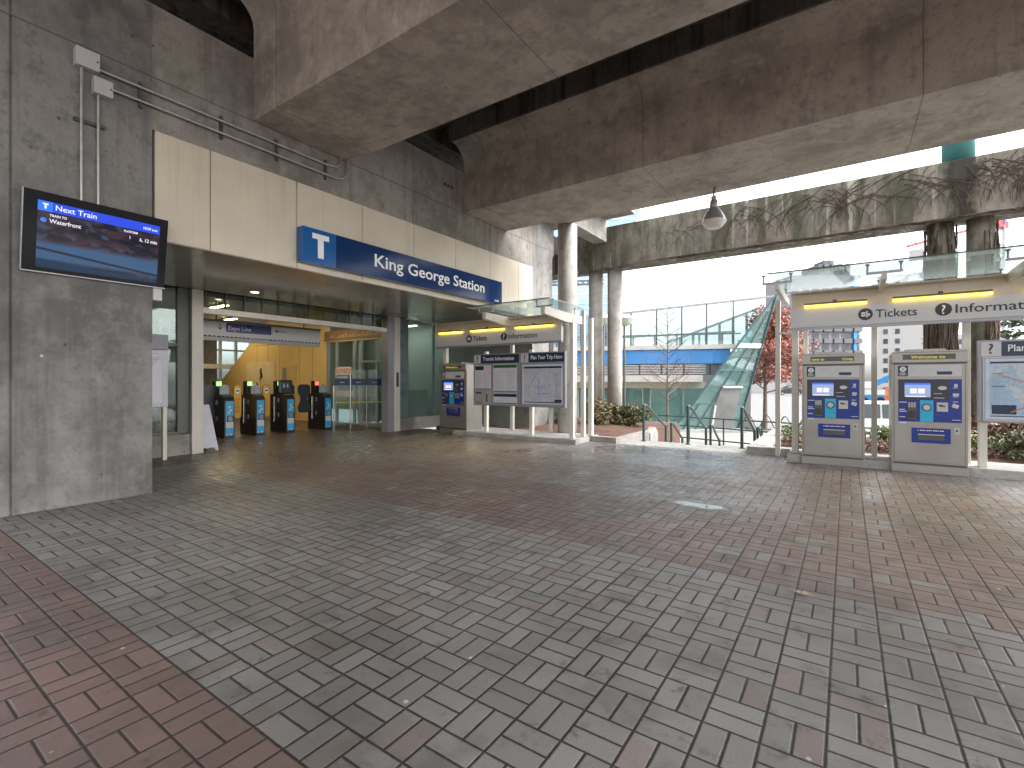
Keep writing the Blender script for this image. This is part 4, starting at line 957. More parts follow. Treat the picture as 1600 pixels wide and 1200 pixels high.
# ------------------------------------------------------------------ information boards
def info_board(x0, x1, z0, z1, y, title, label, kind, tfit):
    t = thing('information_board', ((x0 + x1) / 2, y, z0), label, 'notice board', 'framed transit information boards')
    hz = z1 - 0.25
    bb = MB(); bb.bbox(x0, x1, y, y + 0.12, z0, z1, 0.008); fr = bb.build('frame', M['greyframe'], t)
    bb = MB(); bb.plate((0, y, 0), **FY, x0=x0 + 0.26, x1=x1 - 0.02, z0=hz, z1=z1 - 0.03, n0=0.001, n1=0.008); hd = bb.build('title_strip', M['darknavy'], t)
    bb = MB(); bb.plate((0, y, 0), **FY, x0=x0 + 0.03, x1=x0 + 0.255, z0=hz, z1=z1 - 0.03, n0=0.001, n1=0.008); q = bb.build('question_tile', M['signgrey'], t)
    bb = MB(); bb.text('?', (x0 + 0.142, y - 0.008, hz + 0.04), **FY, size=0.22, align='CENTER', bold=0.012, depth=0.002); bb.build('question_mark', M['ink'], q)
    bb = MB(); bb.text(title, (x0 + 0.33, y - 0.008, hz + 0.07), **FY, size=0.145, bold=0.010, depth=0.002, fit=tfit); bb.build('lettering', M['white'], hd)
    def S(bb, a, c, d, e, n0=0.001, n1=0.003): return bb.plate((0, y, 0), **FY, x0=x0 + a, x1=x0 + c, z0=z0 + d, z1=z0 + e, n0=n0, n1=n1)
    Wd = x1 - x0; Ht = hz - z0
    if kind == 'map':
        bb = MB(); S(bb, 0.07, Wd - 0.05, 0.08, Ht - 0.06); p = bb.build('poster', M['paper'], t)
        bb = MB(); S(bb, 0.12, Wd - 0.10, 0.14, Ht - 0.17, 0.0032, 0.0045); bb.build('map', M['map1'], p)
        bb = MB(); S(bb, 0.12, Wd - 0.08, Ht - 0.16, Ht - 0.11, 0.0032, 0.0045); S(bb, 0.12, Wd - 0.10, 0.11, 0.135, 0.0032, 0.0045); S(bb, Wd - 0.28, Wd - 0.08, 0.138, 0.2, 0.0046, 0.006)
        for k in range(14): S(bb, Wd - 0.27, Wd - 0.27 + rnd.uniform(0.06, 0.15), 0.25 + k * 0.045, 0.256 + k * 0.045, 0.0046, 0.006)
        bb.build('map_print', M['darknavy'], p)
        bb = MB()
        for (a, c, d, e) in ((0.55, 0.565, 0.25, 0.72), (0.4, 0.75, 0.5, 0.515), (0.56, 0.9, 0.33, 0.345)): S(bb, a, c, d, e, 0.0046, 0.006)
        bb.plate((x0 + 0.35, y, z0 + 0.6), right=(0.6, 0, 0.8), up=(-0.8, 0, 0.6), nrm=(0, -1, 0), x0=-0.2, x1=0.22, z0=-0.008, z1=0.008, n0=0.0046, n1=0.006)
        bb.build('route_line', plain('violet_print', (0.22, 0.24, 0.50), 0.4), p)
    elif kind == 'region':
        bb = MB(); S(bb, 0.08, Wd - 0.05, 0.05, Ht - 0.04); p = bb.build('poster', plain('pale_blue_poster', (0.50, 0.58, 0.68), 0.25), t)
        bb = MB(); S(bb, 0.13, Wd - 0.10, 0.11, Ht - 0.12, 0.0032, 0.0045); bb.build('map', M['map2'], p)
        bb = MB(); S(bb, 0.13, Wd - 0.1, Ht - 0.115, Ht - 0.085, 0.0032, 0.0045); S(bb, 0.13, Wd - 0.1, 0.09, 0.105, 0.0032, 0.0045); S(bb, 0.15, 0.42, 0.13, 0.27, 0.0046, 0.006); S(bb, 0.15, 0.3, 0.55, 0.56, 0.0046, 0.006); S(bb, 0.15, 0.28, 0.75, 0.757, 0.0046, 0.006)
        bb.build('map_print', M['darknavy'], p)
        rq = random.Random(8); bb = MB()
        for k in range(46):
            S(bb, 0.16 + 0.0, 0.16 + rq.uniform(0.05, 0.2), 0.3 + k * 0.0105, 0.303 + k * 0.0105, 0.0046, 0.006) if k % 3 else S(bb, rq.uniform(0.5, 1.1), rq.uniform(1.12, 1.25), 0.2 + k * 0.014, 0.204 + k * 0.014, 0.0046, 0.006)
        bb.build('small_print', M['greyframe'], p)
        bb = MB()
        for (a, c, d, e, an) in ((0.62, 0.30, 0.9, 0.62, 0.5), (0.5, 0.62, 0.7, 0.3, -0.4), (0.85, 0.45, 0.6, 0.4, 0.15)):
            bb.plate((x0 + a, y, z0 + c), right=(math.cos(an), 0, math.sin(an)), up=(-math.sin(an), 0, math.cos(an)), nrm=(0, -1, 0), x0=-0.3, x1=0.3, z0=-0.007, z1=0.007, n0=0.0062, n1=0.0075)
        bb.build('route_line', M['orange'], p)
        bb = MB(); S(bb, 0.05, 0.065, 0.03, Ht - 0.02, 0.001, 0.02); S(bb, 0.066, Wd - 0.02, Ht - 0.03, Ht - 0.015, 0.001, 0.02); S(bb, 0.066, Wd - 0.02, 0.02, 0.04, 0.001, 0.02); bb.build('inner_frame', M['galv'], t)
    else:
        for (a, c, d, e) in ((0.05, 0.60, 0.42, Ht - 0.05), (0.68, 1.44, 0.36, Ht - 0.03), (0.68, 1.44, 0.05, 0.34)):
            bb = MB(); S(bb, a, c, d, e); p = bb.build('poster', M['paper'], t)
            bb = MB()
            for k in range(int((e - d - 0.2) / 0.035)):
                S(bb, a + 0.04, a + (c - a) * 0.45, d + 0.05 + k * 0.035, d + 0.058 + k * 0.035, 0.0032, 0.004)
                S(bb, a + (c - a) * 0.52, c - 0.05 - rnd.uniform(0, 0.1), d + 0.05 + k * 0.035, d + 0.058 + k * 0.035, 0.0032, 0.004)
            bb.build('small_print', plain('grey_print', (0.36, 0.36, 0.42), 0.5), p)
            bb = MB(); S(bb, a + 0.01, c - 0.01, d + 0.008, d + 0.03, 0.0032, 0.004); S(bb, a + 0.01, c - 0.01 if a > 0.3 else a + 0.32, e - 0.13 if a < 0.3 else e - 0.10, e - 0.02, 0.0032, 0.004)
            bb.build('heading_bar', M['green'] if (a > 0.5 and e > 0.5) else M['darknavy'], p)
        bb = MB(); S(bb, 0.36, 0.58, Ht - 0.32, Ht - 0.07, 0.0042, 0.006); bb.build('pink_notice', plain('pink_paper', (0.62, 0.52, 0.58), 0.5), t)
        for (a, c) in ((0.05, 0.32), (0.34, 0.62)):
            bb = MB(); S(bb, a, c, 0.05, 0.38); p = bb.build('poster', M['papergrey'], t)
            bb = MB()
            if a < 0.2: S(bb, a + 0.03, c - 0.04, 0.31, 0.36, 0.0032, 0.004); S(bb, a + 0.03, c - 0.04, 0.07, 0.09, 0.0032, 0.004)
            else: S(bb, a + 0.10, a + 0.14, 0.12, 0.28, 0.0032, 0.004); S(bb, a + 0.07, a + 0.17, 0.10, 0.12, 0.0032, 0.004); S(bb, a + 0.08, a + 0.16, 0.27, 0.29, 0.0032, 0.004)
            bb.build('poster_print', M['ink'], p)
    return t
info_board(-8.43, -6.905, 0.84, 2.22, 10.36, 'Transit Information', 'grey framed board titled Transit Information with timetables and small posters', 'times', 1.02)
info_board(-6.895, -5.60, 0.84, 2.22, 10.36, 'Plan Your Trip Here', 'board titled Plan Your Trip Here with a street map, left kiosk', 'map', 0.90)
info_board(1.69, 3.15, 0.86, 2.13, 10.36, 'Plan Your Trip Here', 'board with a pale blue regional map at the right picture edge', 'region', 1.05)

# map stand by the entrance
ds = thing('map_stand', (-10.55, 3.45, 0), 'grey poster stand on a post, half hidden behind the concrete pier', 'notice board')
b = MB(); b.bbox(-10.7, -10.6, 3.05, 3.87, 1.0, 2.08, 0.008); b.build('frame', M['greyframe'], ds)
b = MB(); b.bbox(-10.71, -10.595, 3.05, 3.875, 2.085, 2.37, 0.006); b.build('title_strip', plain('slate_grey', (0.25, 0.26, 0.30), 0.4), ds)
b = MB(); b.plate((-10.6, 3.05, 1.0), **FX, x0=0.06, x1=0.72, z0=0.08, z1=1.0, n0=0.001, n1=0.004); p = b.build('poster', M['paper'], ds)
b = MB()
for k in range(8): b.plate((-10.6, 3.05, 1.0), **FX, x0=0.45, x1=0.45 + rnd.uniform(0.08, 0.22), z0=0.12 + k * 0.07, z1=0.13 + k * 0.07, n0=0.0042, n1=0.006)
for k in range(6): b.plate((-10.6, 3.05, 1.0), **FX, x0=0.40, x1=0.55 + 0.03 * k, z0=0.75 + k * 0.035, z1=0.757 + k * 0.035, n0=0.0042, n1=0.006)
b.build('poster_print', M['ink'], p)
for y in (3.2, 3.79): 
    b = MB(); b.bbox(-10.69, -10.61, y, y + 0.07, 0, 0.999, 0.006); b.build('leg', M['whitepost'], ds)
ws = thing('window_sign', (-11.3, 4.25, 2.25), 'white sign with red text blocks behind the left entrance window', 'sign')
b = MB(); b.bbox(-11.36, -11.30, 3.98, 4.55, 2.26, 2.77, 0.006); b.build('board', M['signgrey'], ws)
b = MB()
for z in (2.58, 2.32): b.plate((-11.3, 3.98, z), **FX, x0=0.19, x1=0.53, z0=0, z1=0.13, n0=0.001, n1=0.003)
b.build('red_block', M['pink'], ws)
b = MB(); b.plate((-11.3, 3.98, 2.47), **FX, x0=0.19, x1=0.53, z0=0, z1=0.09, n0=0.001, n1=0.003); b.disc((-11.3, 4.07, 2.52), 0.06, YR, ZU, XR, 0.003); b.build('grey_block', M['bgrey'], ws)

# ------------------------------------------------------------------ hanging line sign
es = thing('line_sign', (-12.5, 6.8, 2.54), 'long grey hanging sign reading Expo Line above the fare gates', 'sign')
b = MB(); b.bbox(-12.62, -12.5, 5.05, 8.37, 2.57, 2.93, 0.006); b.build('board', M['signgrey'], es)
b = MB(); b.box(-12.64, -12.48, 5.05, 8.38, 2.932, 2.985); b.build('top_rail', M['steeldk'], es)
b = MB(); b.box(-12.61, -12.51, 5.05, 8.37, 2.47, 2.566); b.build('lower_board', plain('pale_strip', (0.40, 0.40, 0.40), 0.4), es)
b = MB(); b.plate((-12.5, 0, 0), **FX, x0=5.80, x1=6.93, z0=2.70, z1=2.925, n0=0.001, n1=0.004); bp = b.build('line_panel', plain('line_blue', (0.008, 0.015, 0.17), 0.3), es)
b = MB(); b.text('Expo Line', (-12.496, 5.85, 2.75), **FX, size=0.15, fit=0.55); b.build('lettering', M['white'], bp)
b = MB()
b.plate((-12.5, 5.66, 2.75), **FX, x0=-0.01, x1=0.01, z0=0.0, z1=0.14, n0=0.001, n1=0.003)
for s_ in (-1, 1): b.plate((-12.5, 5.66, 2.75), right=(0, 0.7 * s_, 0.7), up=(0, -0.7, 0.7 * s_), nrm=(1, 0, 0), x0=0.0, x1=0.075, z0=-0.01, z1=0.01, n0=0.001, n1=0.003)
b.disc((-12.5, 7.08, 2.815), 0.035, YR, ZU, XR, 0.003)
for k in range(5): b.plate((-12.5, 7.13 + k * 0.05, 2.80), **FX, x0=0, x1=0.035, z0=0, z1=0.025, n0=0.001, n1=0.003)
for k in range(32):
    if 11 < k < 17: b.plate((-12.5, 5.2 + k * 0.1, 2.575), **FX, x0=0, x1=0.1, z0=0.0, z1=0.01, n0=0.001, n1=0.003); continue
    b.plate((-12.5, 5.2 + k * 0.1, 2.56), **FX, x0=0, x1=0.055, z0=0, z1=0.03, n0=0.001, n1=0.012)
b.build('sign_print', M['ink'], es)
for y in (5.6, 7.9):
    b = MB(); b.tube([(-12.56, y, 2.985), (-12.56, y, 3.95)], 0.015, 6); b.build('hanger', M['steeldk'], es)

# ------------------------------------------------------------------ fare gates
def paddle_shape(bb, x, y, z, big=False):
    pts = []
    if big:
        for (u, v) in ((-0.15, -0.43), (-0.20, -0.36), (-0.20, -0.22), (-0.13, -0.10), (-0.11, 0.0), (-0.13, 0.08), (-0.20, 0.18), (-0.205, 0.36), (-0.17, 0.42), (-0.10, 0.44),
                       (0.10, 0.44), (0.17, 0.42), (0.205, 0.36), (0.20, 0.18), (0.13, 0.08), (0.11, 0.0), (0.13, -0.10), (0.20, -0.22), (0.20, -0.36), (0.15, -0.43)): pts.append((u, v))
    else:
        for k in range(24):
            a = 2 * math.pi * k / 24; pts.append((0.115 * math.cos(a), 0.115 * math.sin(a) + (0.36 if math.sin(a) >= 0 else -0.36)))
    bb.prism(pts, lambda u, v, t: (x + t, y + u, z + v), 0, 0.03)
def fare_gate(X, Y, label, lamp='greenled', screen=False):
    t = thing('fare_gate', (X, Y, 0), label, 'fare gate', 'black fare gates across the hall')
    bb = MB(); bb.prism([(X, 0), (X, 0.98), (X - 0.06, 1.08), (X - 0.22, 1.14), (X - 0.86, 1.10), (X - 0.86, 0.0)], lambda u, v, q: (u, q, v), Y - 0.13, Y + 0.13); bb.build('cabinet', M['gateblack'], t)
    bb = MB(); bb.plate((X, Y, 0), **FX, x0=-0.10, x1=0.10, z0=0.06, z1=0.965, n0=0.001, n1=0.005); stp = bb.build('end_sticker', M['stickerblue'], t)
    bb = MB(); bb.plate((X, Y, 0), **FX, x0=-0.065, x1=0.10, z0=0.42, z1=0.58, n0=0.0052, n1=0.007); bb.build('sticker_patch', M['darknavy'], stp)
    bb = MB(); bb.plate((X, Y, 0), **FX, x0=-0.095, x1=0.09, z0=0.26, z1=0.415, n0=0.0052, n1=0.007); bb.disc((X + 0.005, Y - 0.07, 0.09), 0.022, YR, ZU, XR, 0.003, 10); bb.disc((X + 0.005, Y + 0.03, 0.09), 0.022, YR, ZU, XR, 0.003, 10)
    for k in range(5): bb.plate((X, Y, 0), **FX, x0=-0.04, x1=0.06 + 0.02 * (k % 2), z0=0.44 + k * 0.026, z1=0.452 + k * 0.026, n0=0.0072, n1=0.009)
    for (a, z) in ((-0.03, 0.78), (0.0, 0.7), (-0.05, 0.64)): bb.plate((X, Y, 0), **FX, x0=a, x1=a + 0.06, z0=z, z1=z + 0.05, n0=0.0052, n1=0.007)
    bb.build('sticker_print', M['signgrey'], stp)
    bb = MB()
    for dz in (0.44, 0.86): bb.box(X - 0.45, X - 0.38, Y - 0.142, Y - 0.131, dz, dz + 0.12)
    bb.build('side_fitting', M['galv'], t)
    px = X - 0.68
    bb = MB(); bb.bbox(px - 0.1, px + 0.1, Y - 0.09, Y + 0.09, 1.105, 1.50, 0.02); ps = bb.build('status_post', M['gateblack'], t)
    bb = MB(); bb.plate((px + 0.1, Y, 0), **FX, x0=-0.065, x1=0.065, z0=1.36, z1=1.48, n0=0.001, n1=0.006); bb.build('status_light', M[lamp], ps)
    bb = MB(); bb.tube([(X - 0.62, Y - 0.15, 0.30), (X - 0.62, Y - 0.15, 1.02)], 0.018, 6); bb.build('side_rail', M['chrome'], t)
    if screen:
        bb = MB(); bb.bbox(X - 0.30, X - 0.24, Y - 0.21, Y + 0.21, 1.12, 1.52, 0.05); pn = bb.build('info_panel', M['paddle'], t)
        bb = MB(); bb.plate((X - 0.24, Y, 0), **FX, x0=-0.13, x1=0.13, z0=1.27, z1=1.45, n0=0.001, n1=0.003); bb.build('panel_screen', plain('panel_teal', (0.03, 0.07, 0.09), 0.3), pn)
        bb = MB()
        for a in (-0.06, 0.05):
            bb.disc((X - 0.236, Y + a, 1.40), 0.014, YR, ZU, XR, 0.002, 8); bb.plate((X - 0.237, Y + a, 1.31), **FX, x0=-0.02, x1=0.02, z0=0, z1=0.07, n0=0, n1=0.002)
        bb.build('panel_print', M['signgrey'], pn)
    else:
        bb = MB(); pts = [(-0.115, 1.1), (0.115, 1.1)] + [(0.115 * math.cos(R(a)), 1.27 + 0.125 * math.sin(R(a))) for a in range(0, 181, 15)]
        bb.prism(pts, lambda u, v, q: (X - 0.30 + q, Y + u, v), 0, 0.04); bb.build('card_dome', plain('grey_dome', (0.30, 0.34, 0.36), 0.3), t)
    return t
def paddle(t, x, y, kind):
    if kind == 'yellow':
        bb = MB(); paddle_shape(bb, x - 0.012, y, 0.92); bb.build('paddle_rim', plain('paddle_rim', (0.25, 0.12, 0.02), 0.4), t)
        bb = MB(); pts = [(0.095 * math.cos(2 * math.pi * k / 24), 0.095 * math.sin(2 * math.pi * k / 24) + (0.36 if math.sin(2 * math.pi * k / 24) >= 0 else -0.36)) for k in range(24)]
        bb.prism(pts, lambda u, v, q: (x + 0.019 + q, y + u, 0.92 + v), 0, 0.006); pd = bb.build('paddle', M['yellow'], t)
        bb = MB(); bb.disc((x + 0.0255, y, 1.22), 0.07, YR, ZU, XR, 0.003, 20); bb.build('paddle_disc', M['white'], pd)
        bb = MB()
        bb.plate((x + 0.0285, y, 1.22), **FX, x0=-0.05, x1=0.05, z0=-0.02, z1=0.02, n0=0.0005, n1=0.002)
        bb.build('paddle_bar', M['midblue'], pd)
        bb = MB()
        for k in range(7): bb.plate((x + 0.0255, y, 0.62 + k * 0.06), **FX, x0=-0.06, x1=0.06 - 0.02 * (k % 2), z0=0, z1=0.03, n0=0, n1=0.002)
        bb.build('paddle_print', M['orange'], pd)
    else:
        bb = MB(); paddle_shape(bb, x, y, 0.95, True); bb.build('paddle', M['paddle'], t)
G1 = fare_gate(-13.35, 6.28, 'fare gate with blue end panel nearest the left entrance post, yellow paddle at its right')
G2 = fare_gate(-13.35, 7.10, 'fare gate second from the left entrance post, between two yellow paddles')
G3 = fare_gate(-13.35, 7.98, 'fare gate with a dark pictogram panel on top, left of the wide dark paddles', screen=True)
G4 = fare_gate(-13.2, 9.12, 'fare gate showing a red light, next to the glass barrier', lamp='redled')
paddle(G1, -13.9, 6.74, 'yellow'); paddle(G2, -13.9, 7.55, 'yellow')
paddle(G3, -13.9, 8.22, 'big'); paddle(G4, -13.9, 8.74, 'big')
G0 = fare_gate(-13.35, 5.45, 'fare gate mostly hidden behind the left entrance post', lamp='greenled')
paddle(G0, -13.9, 5.98, 'big')
# glass barrier
gb = thing('glass_barrier', (-12.8, 10.0, 0), 'clear glass barrier with navy band and lime stripe beside the last fare gate', 'barrier')
p0, p1 = Vector((-13.2, 9.32, 0)), Vector((-12.3, 10.5, 0)); dv = (p1 - p0).normalized(); nv = Vector((dv.y, -dv.x, 0))
L = (p1 - p0).length
for i in range(3):
    a, c = L * i / 3 + 0.03, L * (i + 1) / 3 - 0.03
    b = MB(); b.plate(p0, right=dv, up=ZU, nrm=nv, x0=a, x1=c, z0=0.12, z1=1.85, n0=0, n1=0.012); pn = b.build('pane', M['glassclear'], gb)
    b = MB(); b.plate(p0, right=dv, up=ZU, nrm=nv, x0=a, x1=c, z0=1.36, z1=1.57, n0=0.0125, n1=0.016); b.build('navy_band', M['navy'], pn)
    b = MB(); b.plate(p0, right=dv, up=ZU, nrm=nv, x0=a, x1=c, z0=0.80, z1=0.84, n0=0.0125, n1=0.016); b.build('lime_band', M['lime'], pn)
    b = MB()
    for k in range(5): b.plate(p0, right=dv, up=ZU, nrm=nv, x0=(a + c) / 2 - 0.07 + k * 0.03, x1=(a + c) / 2 - 0.05 + k * 0.03, z0=1.44, z1=1.46, n0=0.0165, n1=0.018)
    b.build('band_print', M['signgrey'], pn)
for i in range(4):
    q = p0 + dv * (L * i / 3)
    b = MB(); b.tube([q, q + Vector((0, 0, 1.35 if i % 2 == 0 else 1.75))], 0.022, 8); b.build('post', M['chrome'], gb)
# A-frame notice board
af = thing('sandwich_board', (-11.3, 4.64, 0), 'small white A frame notice board leaning open behind the left entrance post', 'sign')
for s_ in (1, -1):
    b = MB(); b.prism([(-0.30, 0.0), (-0.25, 0.0), (-0.22, 0.07), (0.22, 0.07), (0.25, 0.0), (0.30, 0.0), (0.20, 0.98), (-0.20, 0.98)], lambda u, v, q, s_=s_: (-11.42 + s_ * (0.20 * (1 - v / 0.98) + 0.012 + q), 4.74 + u, v), 0, 0.015)
    pn = b.build('panel', plain('white_board', (0.44, 0.44, 0.50), 0.4), af)
b = MB()
for k in range(0): b.plate((-11.24, 4.74, 0.3 + k * 0.1), right=(0, 1, 0), up=(-0.2, 0, 0.98), nrm=(0.98, 0, 0.2), x0=-0.12, x1=0.14 - 0.03 * (k % 2), z0=0, z1=0.04, n0=0.0 - k * 0.0, n1=0.004)
# posters on the interior wall and shop
ps = thing('wall_mural', (-20.0, 10.59, 1.0), 'pale panel with dark plant silhouettes on the tan side wall', 'mural')
b = MB(); b.box(-21.0, -18.8, 10.57, 10.594, 0.6, 2.28); b.build('panel', plain('pale_ochre', (0.62, 0.52, 0.36), 0.4), ps)
b = MB(); rr = random.Random(5)
for cx, cz, n, s_ in ((-19.85, 1.75, 26, 0.16), (-20.2, 1.3, 12, 0.12)):
    for k in range(n):
        a = rr.uniform(0, 6.28); q = rr.random() * s_
        x, z = cx + q * math.cos(a) * 0.7, cz + q * math.sin(a) * 1.5
        b.disc((x, 10.569, z), rr.uniform(0.03, 0.07), XR, ZU, (0, -1, 0), 0.003, 7)
b.bar((-19.9, 10.567, 0.7), (-19.85, 10.567, 1.6), 0.03, 0.004); b.build('silhouette', M['brown'], ps)
ls = thing('lease_sign', (-14.4, 10.56, 1.5), 'red and white LEASED notice in the shop window', 'sign')
b = MB(); b.box(-14.82, -13.97, 10.55, 10.57, 1.72, 1.98); b.build('board', M['signgrey'], ls)
b = MB(); b.text('LEASED', (-14.40, 10.549, 1.77), **FY, size=0.22, fit=0.78, align='CENTER', bold=0.02); b.build('lettering', M['redprint'], ls)
b = MB(); b.box(-14.7, -14.2, 10.555, 10.57, 1.5, 1.66); b.box(-14.8, -13.8, 10.555, 10.57, 0.95, 1.16); b.build('lower_board', M['papergrey'], ls)

# ================================================================== STAIR RAILS
def handrail(x, label):
    t = thing('stair_handrail', (x, 13, 0), label, 'handrail', 'dark green stair handrails')
    rz = 0.032
    pts1 = [(x, 11.78, 0.88), (x, 11.9, 0.90), (x, 12.05, 0.86), (x, 13.45, 0.28), (x, 13.62, 0.26)]
    pts2 = [(x, 14.1, 0.26), (x, 14.3, 0.26), (x, 15.15, -0.22), (x, 15.3, -0.23)]
    b = MB(); b.tube(pts1, rz, 10); b.build('rail', M['railgreen'], t)
    b = MB(); b.tube(pts2, rz, 10); b.build('rail', M['railgreen'], t)
    for (y, z0, z1) in ((11.8, -0.004, 0.88), (13.6, -0.66, 0.26), (14.12, -0.66, 0.26), (15.26, -1.15, -0.23)):
        b = MB(); b.tube([(x, y, z0), (x, y, z1)], 0.034, 10); b.lathe([(0.07, 0), (0.07, 0.012)], (x, y, z0), 12); b.build('post', M['railgreen'], t)
    return t
handrail(-4.16, 'stair handrail at the left of the steps, beside the mulch bed')
handrail(-3.09, 'middle stair handrail in front of the leaning glass entrance')
handrail(-1.92, 'stair handrail at the right of the steps, beside the right kiosk')
gr = thing('guard_rail', (-3, 23.6, LOWZ), 'long low metal guard rail across the lower pavement in front of the glass building', 'railing')
b = MB(); A, B_ = Vector((-8.6, 22.6, LOWZ)), Vector((3.2, 19.4, LOWZ))
for z in (1.07, 0.68, 0.16): b.tube([A + Vector((0, 0, z)), B_ + Vector((0, 0, z))], 0.03, 8)
b.build('rail', M['railgreen'], gr)
for k in range(9):
    q = A.lerp(B_, k / 8); b = MB(); b.tube([q, q + Vector((0, 0, 1.07))], 0.032, 8); b.build('post', M['railgreen'], gr)

# ================================================================== VEGETATION
def leaves(bb, blobs, n, size, r, flat=0.0):
    tot = sum(b_[3] * b_[4] * b_[5] for b_ in blobs)
    for (cx, cy, cz, rx, ry, rz) in blobs:
        k = max(6, int(n * rx * ry * rz / tot))
        for i in range(k):
            while True:
                u, v, w_ = r.uniform(-1, 1), r.uniform(-1, 1), r.uniform(-1, 1)
                d = u * u + v * v + w_ * w_
                if d < 1 and d > 0.10: break
            p = Vector((cx + u * rx, cy + v * ry, cz + w_ * rz))
            a = Vector((r.gauss(0, 1), r.gauss(0, 1), r.gauss(0, 0.7))).normalized(); c = a.orthogonal().normalized()
            c = Matrix.Rotation(r.uniform(0, 6.28), 3, a) @ c
            s_ = size * r.uniform(0.6, 1.35)
            e = a.cross(c)
            bb.add([p - a * s_, p + c * s_ * 0.42 + e * s_ * 0.1, p + a * s_, p - c * s_ * 0.42 + e * s_ * 0.1], [(0, 1, 2, 3)])
def twigs(bb, base, n, h, spread, r, rad=0.008, seg=5, droop=0.0):
    for i in range(n):
        a = r.uniform(0, 6.28); s_ = r.uniform(0.2, 1) * spread; pts = []
        for k in range(seg):
            u = k / (seg - 1)
            pts.append(Vector(base) + Vector((math.cos(a) * s_ * u ** 0.8 + r.uniform(-.02, .02), math.sin(a) * s_ * u ** 0.8 + r.uniform(-.02, .02), h * r.uniform(0.85, 1.05) * u - droop * u * u)))
        bb.tube(pts, [rad * (1 - 0.75 * k / seg) for k in range(seg)], 4, False)
def shrub(x, y, z, rx, rz, mat, label, n=1600, size=0.06, seed=1, group='low shrubs in the planting beds', cat='shrub'):
    r = random.Random(seed)
    t = thing('shrub', (x, y, z), label, cat, group)
    bb = MB(); twigs(bb, (x, y, z), 26, rz * 1.8, rx * 0.9, r); bb.build('branches', M['bark'], t)
    bb = MB(); bl = [(x + r.uniform(-.55, .55) * rx, y + r.uniform(-.55, .55) * rx, z + rz * r.uniform(0.25, 1.35), rx * r.uniform(.3, .55), rx * r.uniform(.3, .55), rz * r.uniform(.25, .5)) for _ in range(10)]
    leaves(bb, bl, n, size, r); bb.build('foliage', M[mat], t)
    return t
shrub(-6.38, 13.9, 0.10, 0.72, 0.50, 'leafpale', 'pale dry shrub in the mulch bed below the pair of round columns', 2000, 0.055, 2)
shrub(-5.42, 14.3, 0.10, 0.72, 0.46, 'leafdk', 'rounded green and yellow shrub in the mulch bed beside the stairs', 3000, 0.06, 3)
shrub(-7.35, 13.4, 0.12, 0.45, 0.32, 'leafdk', 'small dark green shrub behind the end posts of the left kiosk', 700, 0.05, 4)
hr = random.Random(9)
def hedge(x0, x1, y0, y1, z0, z1, mat, label, n, seed):
    r = random.Random(seed); t = thing('hedge', ((x0 + x1) / 2, (y0 + y1) / 2, z0), label, 'hedge', 'clipped hedges behind the right kiosk')
    bb = MB()
    for i in range(60): 
        x, y = r.uniform(x0, x1), r.uniform(y0, y1); bb.tube([(x, y, z0), (x + r.uniform(-.1, .1), y + r.uniform(-.1, .1), z1 - 0.05)], 0.008, 4, False)
    bb.build('stems', M['bark'], t)
    bb = MB(); nb = int((x1 - x0) / 0.35)
    bl = [(x0 + (i + r.random()) * (x1 - x0) / nb, r.uniform(y0, y1), (z0 + z1) / 2 + r.uniform(-.03, .06), 0.3, (y1 - y0) * 0.45, (z1 - z0) * 0.5) for i in range(nb)]
    leaves(bb, bl, n, 0.045, r); bb.build('foliage', M[mat], t)
hedge(-1.2, 2.6, 13.2, 13.9, 0.05, 0.46, 'leafgr', 'low bright green clipped hedge seen between the right ticket machines', 3200, 31)
hedge(-1.2, 2.4, 12.0, 12.6, 0.05, 0.26, 'leafbr', 'low brown leafless looking hedge just behind the right kiosk base', 1800, 32)
shrub(2.75, 12.4, 0.08, 0.85, 0.34, 'leafdk', 'dark green ground shrub below the regional map board', 2400, 0.05, 12)
shrub(2.6, 14.6, 0.08, 0.9, 0.50, 'leafbr', 'brown leaved shrub with pale patches behind the regional map board', 1600, 0.07, 13)
shrub(4.3, 12.8, 0.08, 1.0, 0.4, 'leafdk', 'dark shrub beyond the right picture edge of the planting bed', 1200, 0.06, 14)

